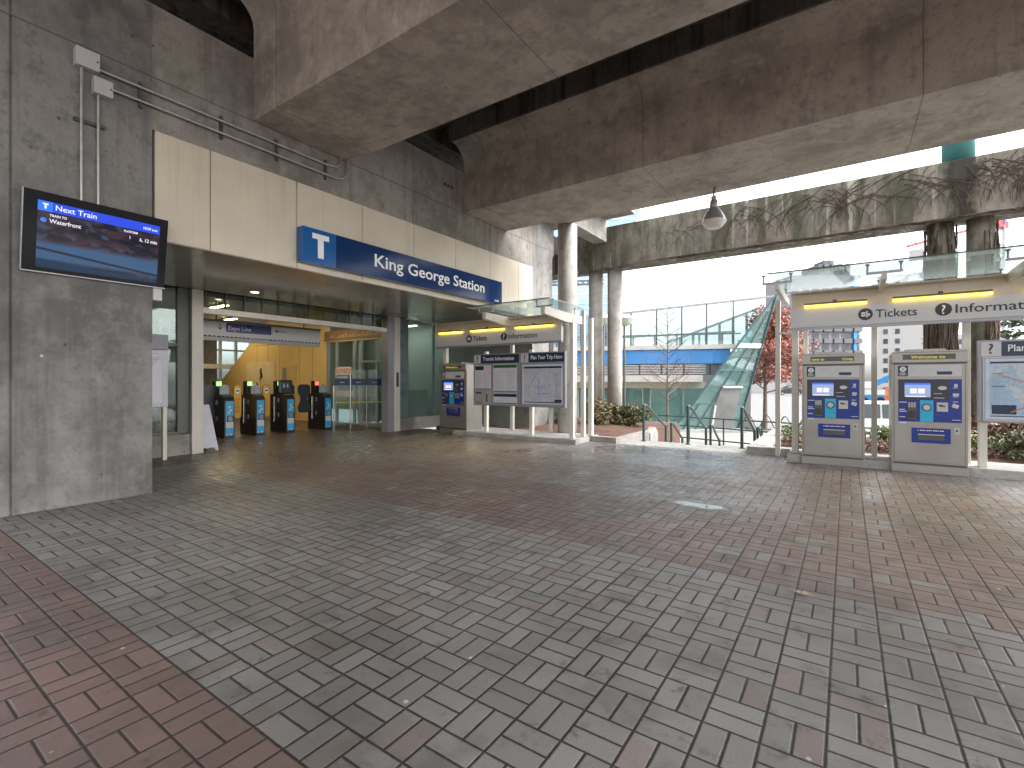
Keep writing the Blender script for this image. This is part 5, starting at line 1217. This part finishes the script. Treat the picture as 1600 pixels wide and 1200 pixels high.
def tree_skeleton(bb, base, h, spread, r, trunk_r, nb, start=0.35, up=0.6, sub=3):
    b0 = Vector(base); tips = []
    tp = [b0 + Vector((r.uniform(-.04, .04) * h * 0.2 * k / 6, r.uniform(-.04, .04) * h * 0.2 * k / 6, h * k / 6)) for k in range(7)]
    bb.tube(tp, [trunk_r * (1 - 0.88 * k / 6) for k in range(7)], 8, False)
    for i in range(nb):
        u = start + (1 - start) * (i / nb) * 0.95; p = b0 + Vector((0, 0, h * u))
        a = i * 2.4 + r.uniform(-.4, .4); L_ = spread * (1.05 - 0.75 * (u - start) / (1 - start)) * r.uniform(.75, 1.1)
        d = Vector((math.cos(a), math.sin(a), 0)); q = []
        for k in range(5):
            v = k / 4; q.append(p + d * L_ * v + Vector((0, 0, L_ * up * v ** 1.3)) + Vector((r.uniform(-.03, .03), r.uniform(-.03, .03), r.uniform(-.03, .03))) * L_ * v)
        br = trunk_r * 0.38 * (1 - 0.5 * u)
        bb.tube(q, [br * (1 - 0.8 * k / 4) for k in range(5)], 5, False); tips.append(q[-1])
        for s_ in range(sub):
            j = r.randint(1, 3); o = q[j]; a2 = a + r.uniform(-1, 1); l2 = L_ * r.uniform(.3, .55)
            e = o + Vector((math.cos(a2) * l2, math.sin(a2) * l2, l2 * r.uniform(.3, 1.0)))
            mid = o.lerp(e, .5) + Vector((r.uniform(-.05, .05), r.uniform(-.05, .05), r.uniform(0, .08))) * l2
            bb.tube([o, mid, e], [br * 0.45, br * 0.3, br * 0.12], 4, False); tips.append(e)
            for s2 in range(2):
                e2 = e + Vector((r.uniform(-1, 1), r.uniform(-1, 1), r.uniform(.1, 1))) * l2 * 0.45
                bb.tube([e.lerp(o, .3), e2], [br * 0.2, br * 0.08], 3, False); tips.append(e2)
    return tips
r = random.Random(41)
t = thing('young_tree', (-6.69, 22.1, LOWZ), 'slender leafless young tree in front of the glass building', 'tree')
b = MB(); tree_skeleton(b, (-6.69, 22.1, LOWZ), 6.1, 1.5, r, 0.060, 40, 0.28, 0.6, 4); b.build('branches', plain('pale_bark', (0.13, 0.095, 0.080), 0.9, var=0.2), t)
t = thing('red_tree', (-3.75, 30.4, LOWZ), 'broad tree with red autumn leaves beyond the leaning glass prow', 'tree')
b = MB(); rt = (-3.75, 30.4, LOWZ); tips = tree_skeleton(b, rt, 6.6, 1.65, r, 0.13, 22, 0.30, 0.35, 3); b.build('trunk', M['bark'], t)
b = MB(); bl = [(p.x + 0.3 + r.uniform(-.2, .2), p.y + r.uniform(-.2, .2), p.z + r.uniform(-.2, .3), r.uniform(.35, .7), r.uniform(.35, .7), r.uniform(.22, .42)) for p in tips if p.z < 6.0 and r.random() < 0.8]
bl += [(-3.0 + r.uniform(-1.0, 0.9), 30.6 + r.uniform(-1, 1), r.uniform(1.2, 4.6), .75, .7, .4) for _ in range(14)]
leaves(b, bl, 15000, 0.085, r); b.build('crown', M['leafred'], t)
def conifer(x, y, z, h, w_, label, seed):
    r = random.Random(seed); t = thing('evergreen_tree', (x, y, z), label, 'tree', 'evergreen trees behind the right kiosk')
    bb = MB(); bb.tube([(x, y, z), (x + .1, y, z + h * .6), (x, y, z + h)], [h * .018, h * .012, 0.03], 7, False); bb.build('trunk', M['bark'], t)
    bb = MB(); bl = []
    for i in range(46):
        u = r.random() ** 0.8; zz = z + h * (0.12 + 0.86 * u); rad = w_ * (1.02 - u) ; a = r.uniform(0, 6.28); q = rad * r.uniform(.3, 1)
        bl.append((x + q * math.cos(a), y + q * math.sin(a), zz, rad * .38 + .25, rad * .38 + .25, h * 0.04))
    leaves(bb, bl, 5200, 0.22, r); bb.build('crown', M['needle'], t)
conifer(12.2, 56, LOWZ, 11.0, 3.6, 'dark evergreen tree right of the vine covered columns', 51)
conifer(17.5, 64, LOWZ, 13.0, 4.2, 'second evergreen tree, farther right and taller', 52)

# ================================================================== GLASS BUILDING
gbld = thing('glass_building', (-8, 27, LOWZ), 'low white and blue building ending in a leaning green glass prow', 'building')
U = Vector((-3.47 + 10.31, 27.98 - 25.57, 0)).normalized()        # along the facade, left to right
NB = Vector((U.y, -U.x, 0))                                       # facing the camera
O = Vector((-10.31, 25.57, 0))
FB = dict(right=U, up=ZU, nrm=NB)
Lr = 7.25                                                          # white band ends here
def pl(bb, a, c, z0, z1, n0, n1): return bb.plate(O, right=U, up=ZU, nrm=NB, x0=a, x1=c, z0=z0, z1=z1, n0=n0, n1=n1)
b = MB(); pl(b, -12, 7.15, 3.19, 3.42, -0.4, 0.10); b.build('white_band', M['bwhite'], gbld)
for i in range(13):
    a = -9.0 + i * 1.15
    if a > 4.9: break
    b = MB(); pl(b, a + 0.01, min(a + 1.14, 5.6), 2.43, 3.185, -0.1, 0.02); b.build('blue_panel', M['bluepanel'], gbld)
for i in range(11):
    a = -8.2 + i * 1.15
    b = MB()
    if a + 1.1 > 5.2: break
    for k in range(6): pl(b, a + 0.05, a + 1.10, 1.87 + k * 0.09, 1.91 + k * 0.09, -0.06, 0.01)
    b.build('louvre', M['tongue'], gbld)
b = MB(); pl(b, -12, 4.6, 1.8, 2.42, -0.5, -0.07); b.build('louvre_backing', M['bgrey'], gbld)
b = MB(); pl(b, -12, 4.2, 1.44, 1.80, -0.5, 0.55); b.build('canopy', M['bwhite'], gbld)
b = MB(); pl(b, -12, 3.2, LOWZ, -0.72, -0.3, 0.0); b.build('plinth', plain('pale_green_plinth', (0.34, 0.46, 0.42), 0.5), gbld)
for (a, c) in ((-8, -6.6), (-6.5, -4.6), (-4.5, -2.5), (-2.4, -0.1), (0.0, 1.2), (1.55, 3.9)):
    b = MB(); pl(b, a, min(c, 3.3), -0.72, 1.1, -0.06, -0.04); wn_ = b.build('window', M['prow'], gbld)
    b = MB(); pl(b, a, a + 0.06, -0.72, 1.1, -0.1, 0.02); pl(b, min(c, 3.3) - 0.06, min(c, 3.3), -0.72, 1.1, -0.1, 0.02); b.build('frame', plain('sage_frame', (0.25, 0.35, 0.31), 0.4), wn_)
b = MB(); pl(b, -12, 4.4, 1.1, 1.43, -0.3, 0.0); b.build('fascia', plain('sandy_fascia', (0.45, 0.40, 0.33), 0.6), gbld)
b = MB(); pl(b, -12, 3.3, LOWZ, 1.43, -3.6, -3.5); b.build('back_wall', plain('dim_green', (0.22, 0.30, 0.27), 0.6), gbld)
b = MB(); b.prism([(3.32, -0.70), (3.36, -0.70), (4.45, 1.09), (3.32, 1.09)], lambda u, v, q: O + U * u + Vector((0, 0, v)) + NB * q, -0.06, -0.04); b.build('window', M['prow'], gbld)
b = MB(); b.prism([(3.21, LOWZ), (3.0, LOWZ), (3.36, -0.72), (3.21, -0.72)], lambda u, v, q: O + U * u + Vector((0, 0, v)) + NB * q, -0.2, 0.0); b.build('plinth', M['bgrey'], gbld)
b = MB(); b.prism([(5.2, 1.81), (4.65, 1.81), (4.65, 2.42), (5.7, 2.42)], lambda u, v, q: O + U * u + Vector((0, 0, v)) + NB * q, -0.5, -0.08); b.build('louvre_backing', M['bgrey'], gbld)
# upper gallery glazing with a rising roof line
def ztop(a): return 5.22 + (a - 0.4) * 0.078
mull = [-5.0, -3.6, -2.2, -0.8, 0.55, 1.9, 3.2, 4.45, 5.75, 6.9]
for i in range(len(mull) - 1):
    a, c = mull[i], mull[i + 1]
    b = MB(); b.add([O + U * a + Vector((0, 0, 3.43)), O + U * c + Vector((0, 0, 3.43)), O + U * c + Vector((0, 0, ztop(c))), O + U * a + Vector((0, 0, ztop(a)))], [(0, 1, 2, 3)])
    b.add([O + U * a + Vector((0, 0, 3.43)) - NB * .02, O + U * c + Vector((0, 0, 3.43)) - NB * .02, O + U * c + Vector((0, 0, ztop(c))) - NB * .02, O + U * a + Vector((0, 0, ztop(a))) - NB * .02], [(3, 2, 1, 0)])
    b.build('gallery_pane', M['uppane'], gbld)
    b = MB(); q = O + U * a; b.bar(q + Vector((0, 0, 3.43)), q + Vector((0, 0, ztop(a))), 0.05, 0.12); b.build('mullion', M['steeldk'], gbld)
b = MB(); b.bar(O + U * -5 + Vector((0, 0, ztop(-5) + 0.05)), O + U * 8.35 + Vector((0, 0, ztop(8.35) + 0.05)), 0.18, 0.10); b.build('roof_edge', M['greyframe'], gbld)
b = MB(); b.bar(O + U * -5 + Vector((0, 0, 4.02)) - NB * .5, O + U * 6.2 + Vector((0, 0, 4.02)) - NB * .5, 0.06, 0.07); b.build('gallery_rail', M['greyframe'], gbld)
# far side of the gallery: lower glazed wall stepping up to the prow
b = MB()
for i in range(7):
    q = O + U * (3.4 + i * 0.75) - NB * 4.0; b.bar(q + Vector((0, 0, 3.4)), q + Vector((0, 0, 4.2 + i * 0.27)), 0.14, 0.14)
b.bar(O + U * 2.6 - NB * 4 + Vector((0, 0, 3.85)), O + U * 8.1 - NB * 4 + Vector((0, 0, 5.9)), 0.12, 0.14); b.build('far_frame', M['greyframe'], gbld)
b = MB(); b.add([O + U * 0.2 - NB * 4.05 + Vector((0, 0, 3.4)), O + U * 8.1 - NB * 4.05 + Vector((0, 0, 3.4)), O + U * 8.1 - NB * 4.05 + Vector((0, 0, 5.85)), O + U * 2.6 - NB * 4.05 + Vector((0, 0, 3.8))], [(0, 1, 2, 3)]); b.build('far_pane', M['uppane'], gbld)
b = MB()
for i in range(9): q = O + U * (-4.6 + i * 1.3) - NB * 4.0; b.bar(q + Vector((0, 0, 3.4)), q + Vector((0, 0, 4.1 + i * 0.04)), 0.10, 0.10)
b.bar(O + U * -5 - NB * 4 + Vector((0, 0, 4.1)), O + U * 6.5 - NB * 4 + Vector((0, 0, 4.45)), 0.12, 0.10); b.bar(O + U * -5 - NB * 4 + Vector((0, 0, 3.62)), O + U * 7.4 - NB * 4 + Vector((0, 0, 3.62)), 0.40, 0.08)
b.build('far_balustrade', M['greyframe'], gbld)
# the leaning prow
V1, V2, V3 = Vector((-7.45, 25.2, LOWZ)), Vector((-4.80, 28.05, LOWZ)), Vector((-2.93, 27.7, 5.88))
pn_ = (V2 - V1).cross(V3 - V1).normalized()
if pn_.y > 0: pn_ = -pn_
def pz(z, u):                                                     # point on the prow face at height z, u from left to right edge
    f = (z - LOWZ) / (5.88 - LOWZ); a = V1.lerp(V3, f); c = V2.lerp(V3, f); return a.lerp(c, u)
b = MB(); b.add([V1, V2, V3, V1 - pn_ * 0.03, V2 - pn_ * 0.03, V3 - pn_ * 0.03], [(0, 1, 2), (5, 4, 3), (0, 3, 4, 1), (1, 4, 5, 2), (2, 5, 3, 0)]); pr = b.build('prow_glass', M['prow'], gbld)
b = MB()
for z in (-0.45, 0.35, 1.25, 2.05, 2.75): b.bar(pz(z, 0) + pn_ * .03, pz(z, 1) + pn_ * .03, 0.05, 0.05)
for u in (0.0, 1.0): b.bar(pz(LOWZ, u) + pn_ * .03, pz(5.86, u) + pn_ * .03, 0.09, 0.09)
for (u0, z0, u1, z1) in ((0.33, LOWZ, 0.45, 3.2), (0.62, LOWZ, 0.78, 3.2), (0.15, LOWZ, 0.12, 0.35), (0.5, 3.42, 0.62, 5.0)): b.bar(pz(z0, u0) + pn_ * .03, pz(z1, u1) + pn_ * .03, 0.045, 0.05)
b.build('prow_mullion', plain('dark_teal_frame', (0.035, 0.075, 0.085), 0.4), pr)
b = MB(); b.add([pz(3.18, -0.02) + pn_ * .05, pz(3.18, 1.03) + pn_ * .05, pz(3.42, 1.03) + pn_ * .05, pz(3.42, -0.02) + pn_ * .05, pz(3.18, -0.02) - pn_ * .1, pz(3.18, 1.03) - pn_ * .1, pz(3.42, 1.03) - pn_ * .1, pz(3.42, -0.02) - pn_ * .1], [(0, 1, 2, 3), (4, 7, 6, 5), (0, 4, 5, 1), (1, 5, 6, 2), (2, 6, 7, 3), (3, 7, 4, 0)]); b.build('white_band', M['bwhite'], gbld)
# doorway recess in the prow
D0, D1, D2, D3, D4 = pz(LOWZ, 0.58), pz(0.25, 0.42), pz(1.2, 0.36), pz(1.2, 0.80), pz(LOWZ, 0.90)
b = MB(); b.add([p + pn_ * .06 for p in (D0, D1, D2, D3, D4)] + [p - pn_ * 0.02 for p in (D0, D1, D2, D3, D4)], [(0, 1, 2, 3, 4), (9, 8, 7, 6, 5)] + [(i, (i + 1) % 5, 5 + (i + 1) % 5, 5 + i) for i in range(5)])
dd = b.build('doorway', plain('grey_doorway', (0.13, 0.13, 0.13), 0.5, var=0.25, vscale=0.8), gbld)
b = MB(); b.bar(D2 + pn_ * .09, D3 + pn_ * .09, 0.10, 0.10); b.bar(D1 + pn_ * .09, D0 + pn_ * .09, 0.10, 0.10); b.build('door_frame', M['bwhite'], dd)
b = MB(); q = [V1 + Vector((-1.2, -0.6, 0.003)), V2 + Vector((0.6, -1.0, 0.003)), V2 + Vector((0.3, 0.2, 0.003)), V1 + Vector((-1.2, 0.5, 0.003))]
b.add(q + [p + Vector((0, 0, 0.12)) for p in q], [(0, 1, 2, 3), (4, 5, 6, 7), (0, 1, 5, 4), (1, 2, 6, 5), (2, 3, 7, 6), (3, 0, 4, 7)]); b.build('prow_base', M['paleslab'], gbld)
b = MB(); b.box(-16.5, -4.5, 30.5, 30.7, LOWZ, 3.2); b.build('rear_wall', M['bwhite'], gbld)
b = MB(); q = [O + U * -12 - NB * .4, O + U * 4.0 - NB * .4, O + U * 4.0 - NB * 4.5, O + U * -12 - NB * 4.5]
b.add([p + Vector((0, 0, 3.2)) for p in q] + [p + Vector((0, 0, 3.4)) for p in q], [(0, 1, 2, 3), (4, 5, 6, 7), (0, 1, 5, 4), (1, 2, 6, 5), (2, 3, 7, 6), (3, 0, 4, 7)]); b.build('gallery_floor', M['bwhite'], gbld)

# street lamps with bowl heads
for (x, y, l) in ((-9.05, 22.9, 'street lamp with a white bowl head right of the bare columns'), (-9.9, 22.3, 'street lamp with a white bowl head seen between the two bare columns')):
    t = thing('street_lamp', (x, y, LOWZ), l, 'street lamp', 'bowl headed street lamps')
    b = MB(); b.tube([(x, y, LOWZ), (x, y, 4.25)], [0.07, 0.05], 10); b.build('pole', M['steeldk'], t)
    b = MB(); b.lathe([(0.08, 0), (0.25, 0.04), (0.40, 0.18), (0.45, 0.32), (0.47, 0.33)], (x, y, 4.2), 24); b.build('bowl', plain('pale_green_bowl', (0.45, 0.50, 0.42), 0.4), t)
    b = MB(); b.lathe([(0.47, 0.331), (0.49, 0.35), (0.44, 0.42), (0.25, 0.55), (0.05, 0.60)], (x, y, 4.2), 24); b.build('cap', M['bwhite'], t)

# bicycle racks on the lower street
def bike_rack(x, y, label):
    t = thing('bicycle_rack', (x, y, LOWZ), label, 'bike rack', 'looped bicycle racks')
    b = MB(); pts = []
    for k in range(41):
        u = k / 40 * 4 * math.pi; pts.append((x - 0.9 + 1.8 * k / 40, y, LOWZ + 0.42 - 0.36 * math.cos(u)))
    b.tube(pts, 0.03, 6); b.build('loop', M['steeldk'], t)
    b = MB(); b.box(x - 0.95, x + 0.95, y - 0.03, y + 0.03, LOWZ, LOWZ + 0.04); b.build('base_bar', M['steeldk'], t)
bike_rack(-4.0, 29.4, 'looped dark bicycle rack below the red tree, left one')
bike_rack(-2.2, 29.0, 'looped dark bicycle rack left of the right kiosk posts, right one')

# ================================================================== CARS
def car(x, y, rz, paint, label, van=False):
    t = thing('parked_car', (x, y, LOWZ - 0.02), label, 'car', 'cars parked on the far street', rz, local=True)
    h = 1.75 if van else 1.45
    prof = [(-2.15, 0.35), (-2.2, 0.75), (-1.9, 0.95), (-1.2, 1.0), (-0.6, h), (1.1, h), (1.8, 1.02), (2.15, 0.9), (2.2, 0.4), (2.0, 0.28), (-2.0, 0.28)]
    b = MB(); b.prism(prof, lambda u, v, q: (u, q * (0.88 if v > 1.1 else 1.0), v), -0.86, 0.86); b.build('body', M[paint], t)
    for s_ in (-1, 1):
        b = MB(); b.prism([(-1.02, 1.05), (-0.52, h - 0.09), (0.2, h - 0.09), (0.2, 1.05)], lambda u, v, q, s_=s_: (u, s_ * (0.80 if v > 1.1 else 0.865) + q, v), -0.015, 0.02); b.build('side_window', M['carglass'], t)
        b = MB(); b.prism([(0.28, 1.05), (0.28, h - 0.09), (1.02, h - 0.09), (1.55, 1.05)], lambda u, v, q, s_=s_: (u, s_ * (0.80 if v > 1.1 else 0.865) + q, v), -0.015, 0.02); b.build('side_window', M['carglass'], t)
    b = MB(); b.add([(-1.18, -0.7, 1.06), (-1.18, 0.7, 1.06), (-0.68, 0.62, h - 0.07), (-0.68, -0.62, h - 0.07)], [(0, 1, 2, 3)]); b.add([(-1.16, -0.7, 1.0), (-1.16, 0.7, 1.0), (-0.66, 0.62, h - 0.1), (-0.66, -0.62, h - 0.1)], [(3, 2, 1, 0)]); b.build('windscreen', M['carglass'], t)
    for sx in (-1.35, 1.35):
        for s_ in (-1, 1):
            b = MB(); b.tube([(sx, s_ * 0.70, 0.32), (sx, s_ * 0.89, 0.32)], 0.32, 18); wl = b.build('wheel', M['rubber'], t)
            b = MB(); b.tube([(sx, s_ * 0.88, 0.32), (sx, s_ * 0.90, 0.32)], 0.19, 14); b.build('rim', M['galv'], wl)
    for s_ in (-0.6, 0.6):
        b = MB(); b.box(-2.22, -2.17, s_ - 0.2, s_ + 0.2, 0.68, 0.82); b.build('headlight', M['white'], t)
        b = MB(); b.box(2.15, 2.2, s_ - 0.2, s_ + 0.2, 0.68, 0.86); b.build('tail_light', M['redprint'], t)
    return t
car(0.75, 27.0, R(18), 'carwhite', 'white car parked behind the gap between the two right ticket machines', True)
car(-8.7, 104, R(12), 'cardark', 'dark car on the far street beside the red tree')
car(4.6, 36, R(18), 'carwhite', 'pale car on the street behind the right ticket machine')

# orange construction netting, boom lift
b = MB()
for i in range(18):
    x = 3.2 + i * 0.8; b.add([(x, 62 + .03 * i, 0.0 + rnd.uniform(-.1, .1)), (x + 0.8, 62 + .03 * i, rnd.uniform(-.1, .1)), (x + 0.8, 62, 0.75 + rnd.uniform(-.15, .1)), (x, 62, 0.75 + rnd.uniform(-.15, .1)), (x, 62.1, 0.0), (x + .8, 62.1, 0.0), (x + .8, 62.1, 0.7), (x, 62.1, 0.7)], [(0, 1, 2, 3), (4, 5, 6, 7)])
b.box(3.2, 17.6, 62.2, 62.3, LOWZ, 0.0); b.build('site_fence', M['netorange'], label='bright orange construction netting along the far side of the street', cat='fence')
t = thing('boom_lift', (4, 66, LOWZ), 'blue boom lift raised beyond the orange netting', 'machine')
b = MB(); b.bar((2.6, 66, 1.2), (6.8, 66, 3.6), 0.5, 0.55); b.build('boom', M['crblue'], t)
b = MB(); b.box(1.2, 3.4, 65.3, 66.7, LOWZ + 0.5, 0.0); b.build('chassis', M['crblue'], t)
for x in (1.5, 3.0): 
    b = MB(); b.tube([(x, 65.1, LOWZ + 0.45), (x, 66.9, LOWZ + 0.45)], 0.45, 14); b.build('wheel', M['rubber'], t)

# ================================================================== FAR BUILDINGS
def apartment(A, B_, z0, z1, depth, bays, label, core=None, floors=2.85):
    A = Vector(A); B_ = Vector(B_); d = (B_ - A); L_ = d.length; d.normalize(); n = Vector((d.y, -d.x, 0))
    t = thing('apartment_tower', (A + B_) / 2 + Vector((0, 0, z0)), label, 'building', 'towers on the skyline')
    b = MB(); b.plate(A, right=d, up=ZU, nrm=n, x0=0, x1=L_, z0=z0, z1=z1, n0=-depth, n1=0); b.build('wall', plain('tower_concrete', (0.26, 0.25, 0.26), 0.8, var=0.06), t)
    nf = int((z1 - z0 - 1) / floors); bw = L_ / bays; bk = MB(); wk = MB()
    for i in range(bays):
        if core and i in core: continue
        for f in range(nf):
            z = z0 + 0.6 + f * floors
            wk.plate(A, right=d, up=ZU, nrm=n, x0=i * bw + 0.15, x1=(i + 1) * bw - 0.5, z0=z + 0.9, z1=z + 2.3, n0=0.01, n1=0.05)
            bk.plate(A, right=d, up=ZU, nrm=n, x0=i * bw + 0.1, x1=(i + 1) * bw - 0.35, z0=z - 0.1, z1=z + 1.0, n0=0.06, n1=1.1)
    w_ = wk.build('windows', M['bwin'], t); w_['kind'] = 'stuff'
    b_ = bk.build('balconies', M['bgrey'], t); b_['kind'] = 'stuff'
    return t, A, d, n, L_
t, A, d, n, L_ = apartment((-11.3, 138, 0), (2.9, 148, 0), LOWZ, 27.6, 12, 7, 'grey tower with rows of balconies seen left of the first ticket machine', core=None)
b = MB(); b.plate(A, right=d, up=ZU, nrm=n, x0=L_ - 2.3, x1=L_ - 1.6, z0=LOWZ, z1=27.5, n0=0.02, n1=0.8); b.build('blue_stripe', M['crblue'], t)
b = MB(); b.plate(A, right=d, up=ZU, nrm=n, x0=7.5, x1=15.5, z0=27.6, z1=30.6, n0=-8, n1=-1); b.plate(A, right=d, up=ZU, nrm=n, x0=9.5, x1=12, z0=30.6, z1=31.8, n0=-6, n1=-2)
b.build('penthouse', M['bgrey'], t)
b = MB()
for k in range(12): q = A + d * rnd.uniform(7.6, 15.4) - n * 1.2; b.tube([q + Vector((0, 0, 30)), q + Vector((0, 0, 31.4 + rnd.uniform(0, 2.4)))], 0.06, 4, False)
for k in range(8): b.plate(A, right=d, up=ZU, nrm=n, x0=7.8 + k * 0.9, x1=8.3 + k * 0.9, z0=28.3 + (k % 3) * 0.5, z1=29.6 + (k % 2), n0=-0.95, n1=-0.6)
b.build('antennas', M['steeldk'], t)
def block(x0, x1, y, z1, depth, label, rows, cols, mat='bwhite'):
    t = thing('far_building', ((x0 + x1) / 2, y, LOWZ), label, 'building', 'towers on the skyline')
    b = MB(); b.box(x0, x1, y, y + depth, LOWZ, z1); b.build('wall', M[mat], t)
    for (cx, w_) in cols:
        b = MB()
        for k in range(rows): z = z1 - 3 - k * 3.0; b.box(cx, cx + w_, y - 0.12, y - 0.02, z, z + 1.5)
        b.build('window_column', M['bwin'], t)
    return t
block(6.8, 21.0, 190, 34, 14, 'plain white tower behind the gap between the ticket machines', 12, [(9.4, 1.1), (12.3, 1.1)])
block(22, 40, 205, 16, 16, 'low pale block right of the white tower', 5, [(25, 2), (29, 2), (33, 2)])
block(-22, -9, 118, 8, 10, 'low pale building left of the grey balcony tower', 2, [(-20, 3), (-15, 3), (-11.5, 1.5)])
# blue glass tower behind the bare columns
t = thing('glass_tower', (-66, 148, LOWZ), 'tall blue glass tower glimpsed between the bare concrete columns', 'building', 'towers on the skyline')
TA, TB = Vector((-82, 138, 0)), Vector((-63.2, 151, 0)); td = (TB - TA).normalized(); tn = Vector((td.y, -td.x, 0)); TL = (TB - TA).length
b = MB(); b.prism([(0, LOWZ), (TL, LOWZ), (TL + 0.5, 26), (TL + 14, 78), (0, 78)], lambda u, v, q: TA + td * u + ZUv(v) - tn * q, 0, 14) if False else None
poly = [(0, LOWZ), (TL, LOWZ), (TL + 0.4, 28), (TL + 13, 76), (0, 76)]
b.prism(poly, lambda u, v, q: TA + td * u + Vector((0, 0, v)) - tn * q, 0, 14); b.build('curtain_wall', M['btower'], t)
b = MB()
for k in range(24): z = 2 + k * 3.1; b.plate(TA, right=td, up=ZU, nrm=tn, x0=0, x1=TL + (0 if z < 28 else (z - 28) * 0.26), z0=z, z1=z + 0.35, n0=0.02, n1=0.12)
b.build('floor_edges', M['bwhite'], t)
# cranes
def lattice(bb, p, q, w_, n, rad=0.10):
    p = Vector(p); q = Vector(q); d = (q - p).normalized(); u = Vector((0, 0, 1)) if abs(d.z) < .9 else Vector((1, 0, 0)); s_ = d.cross(u).normalized(); u = s_.cross(d)
    cs = [s_ * w_ / 2 + u * w_ / 2, s_ * -w_ / 2 + u * w_ / 2, s_ * -w_ / 2 - u * w_ / 2, s_ * w_ / 2 - u * w_ / 2]
    for c in cs: bb.bar(p + c, q + c, rad, rad)
    for i in range(n):
        a, b2 = p.lerp(q, i / n), p.lerp(q, (i + 1) / n)
        for k in range(4):
            bb.bar(a + cs[k], b2 + cs[(k + 1) % 4], rad * .7, rad * .7)
cr = thing('tower_crane', (36.2, 195, LOWZ), 'tower crane with a red counter jib behind the vine covered columns', 'crane', 'tower cranes')
b = MB(); lattice(b, (36.2, 195, LOWZ), (36.2, 195, 46), 1.9, 22, 0.28); b.build('mast', M['crgrey'], cr)
b = MB(); b.bar((34, 193.6, 46.6), (14.5, 180.5, 40.4), 0.7, 0.7); b.bar((37.8, 196, 46.5), (35.0, 194.3, 46.5), 1.8, 2.2); b.build('counter_jib', M['crred'], cr)
b = MB(); lattice(b, (37, 195.5, 48), (58, 210, 58), 1.6, 16, 0.3); b.build('jib', M['crgrey'], cr)
b = MB(); b.box(15.0, 18.2, 181.5, 183.0, 36.5, 39.4); b.build('counterweight', M['bwhite'], cr)
b = MB(); lattice(b, (36.6, 195.2, 46.5), (36.6, 195.2, 54), 1.3, 5, 0.25); b.build('apex', M['crblue'], cr)
b = MB(); b.tube([(36.6, 195.2, 53.5), (15, 181, 41.5)], 0.12, 4, False); b.tube([(36.6, 195.2, 53.5), (57, 209, 58.5)], 0.12, 4, False); b.build('stay', M['crgrey'], cr)
c2 = thing('tower_crane', (-60, 130, LOWZ), 'dark crane arm in front of the blue glass tower', 'crane', 'tower cranes')
b = MB(); lattice(b, (-66.5, 125, LOWZ), (-66.5, 125, 29), 1.4, 14, 0.22); b.build('mast', M['crgrey'], c2)
b = MB(); lattice(b, (-72, 122, 29.8), (-58, 131, 30.2), 1.0, 10, 0.25); b.build('jib', M['steeldk'], c2)

# ------------------------------------------------------------------ fallen leaf
b = MB(); c = Vector((-0.25, 3.95, 0.006)); rl = random.Random(3); pts = []
for k in range(16):
    a = 2 * math.pi * k / 16; rr = 0.045 * (1.25 if k % 2 == 0 else 0.62) * (1.2 if k in (0, 8) else 1.0)
    pts.append(c + Vector((rr * 1.1 * math.cos(a), rr * 0.8 * math.sin(a), rl.uniform(0.004, 0.022))))
b.add([c + Vector((0, 0, 0.016))] + pts, [(0, i + 1, (i + 1) % 16 + 1) for i in range(16)])
b.tube([c + Vector((-0.04, 0.01, 0.012)), c + Vector((-0.07, 0.06, 0.018))], 0.002, 4)
b.build('fallen_leaf', M['deadleaf'], label='single dry brown leaf lying on the grey paving', cat='leaf')

for o in list(scene.objects):
    if '_o' in o: del o['_o']
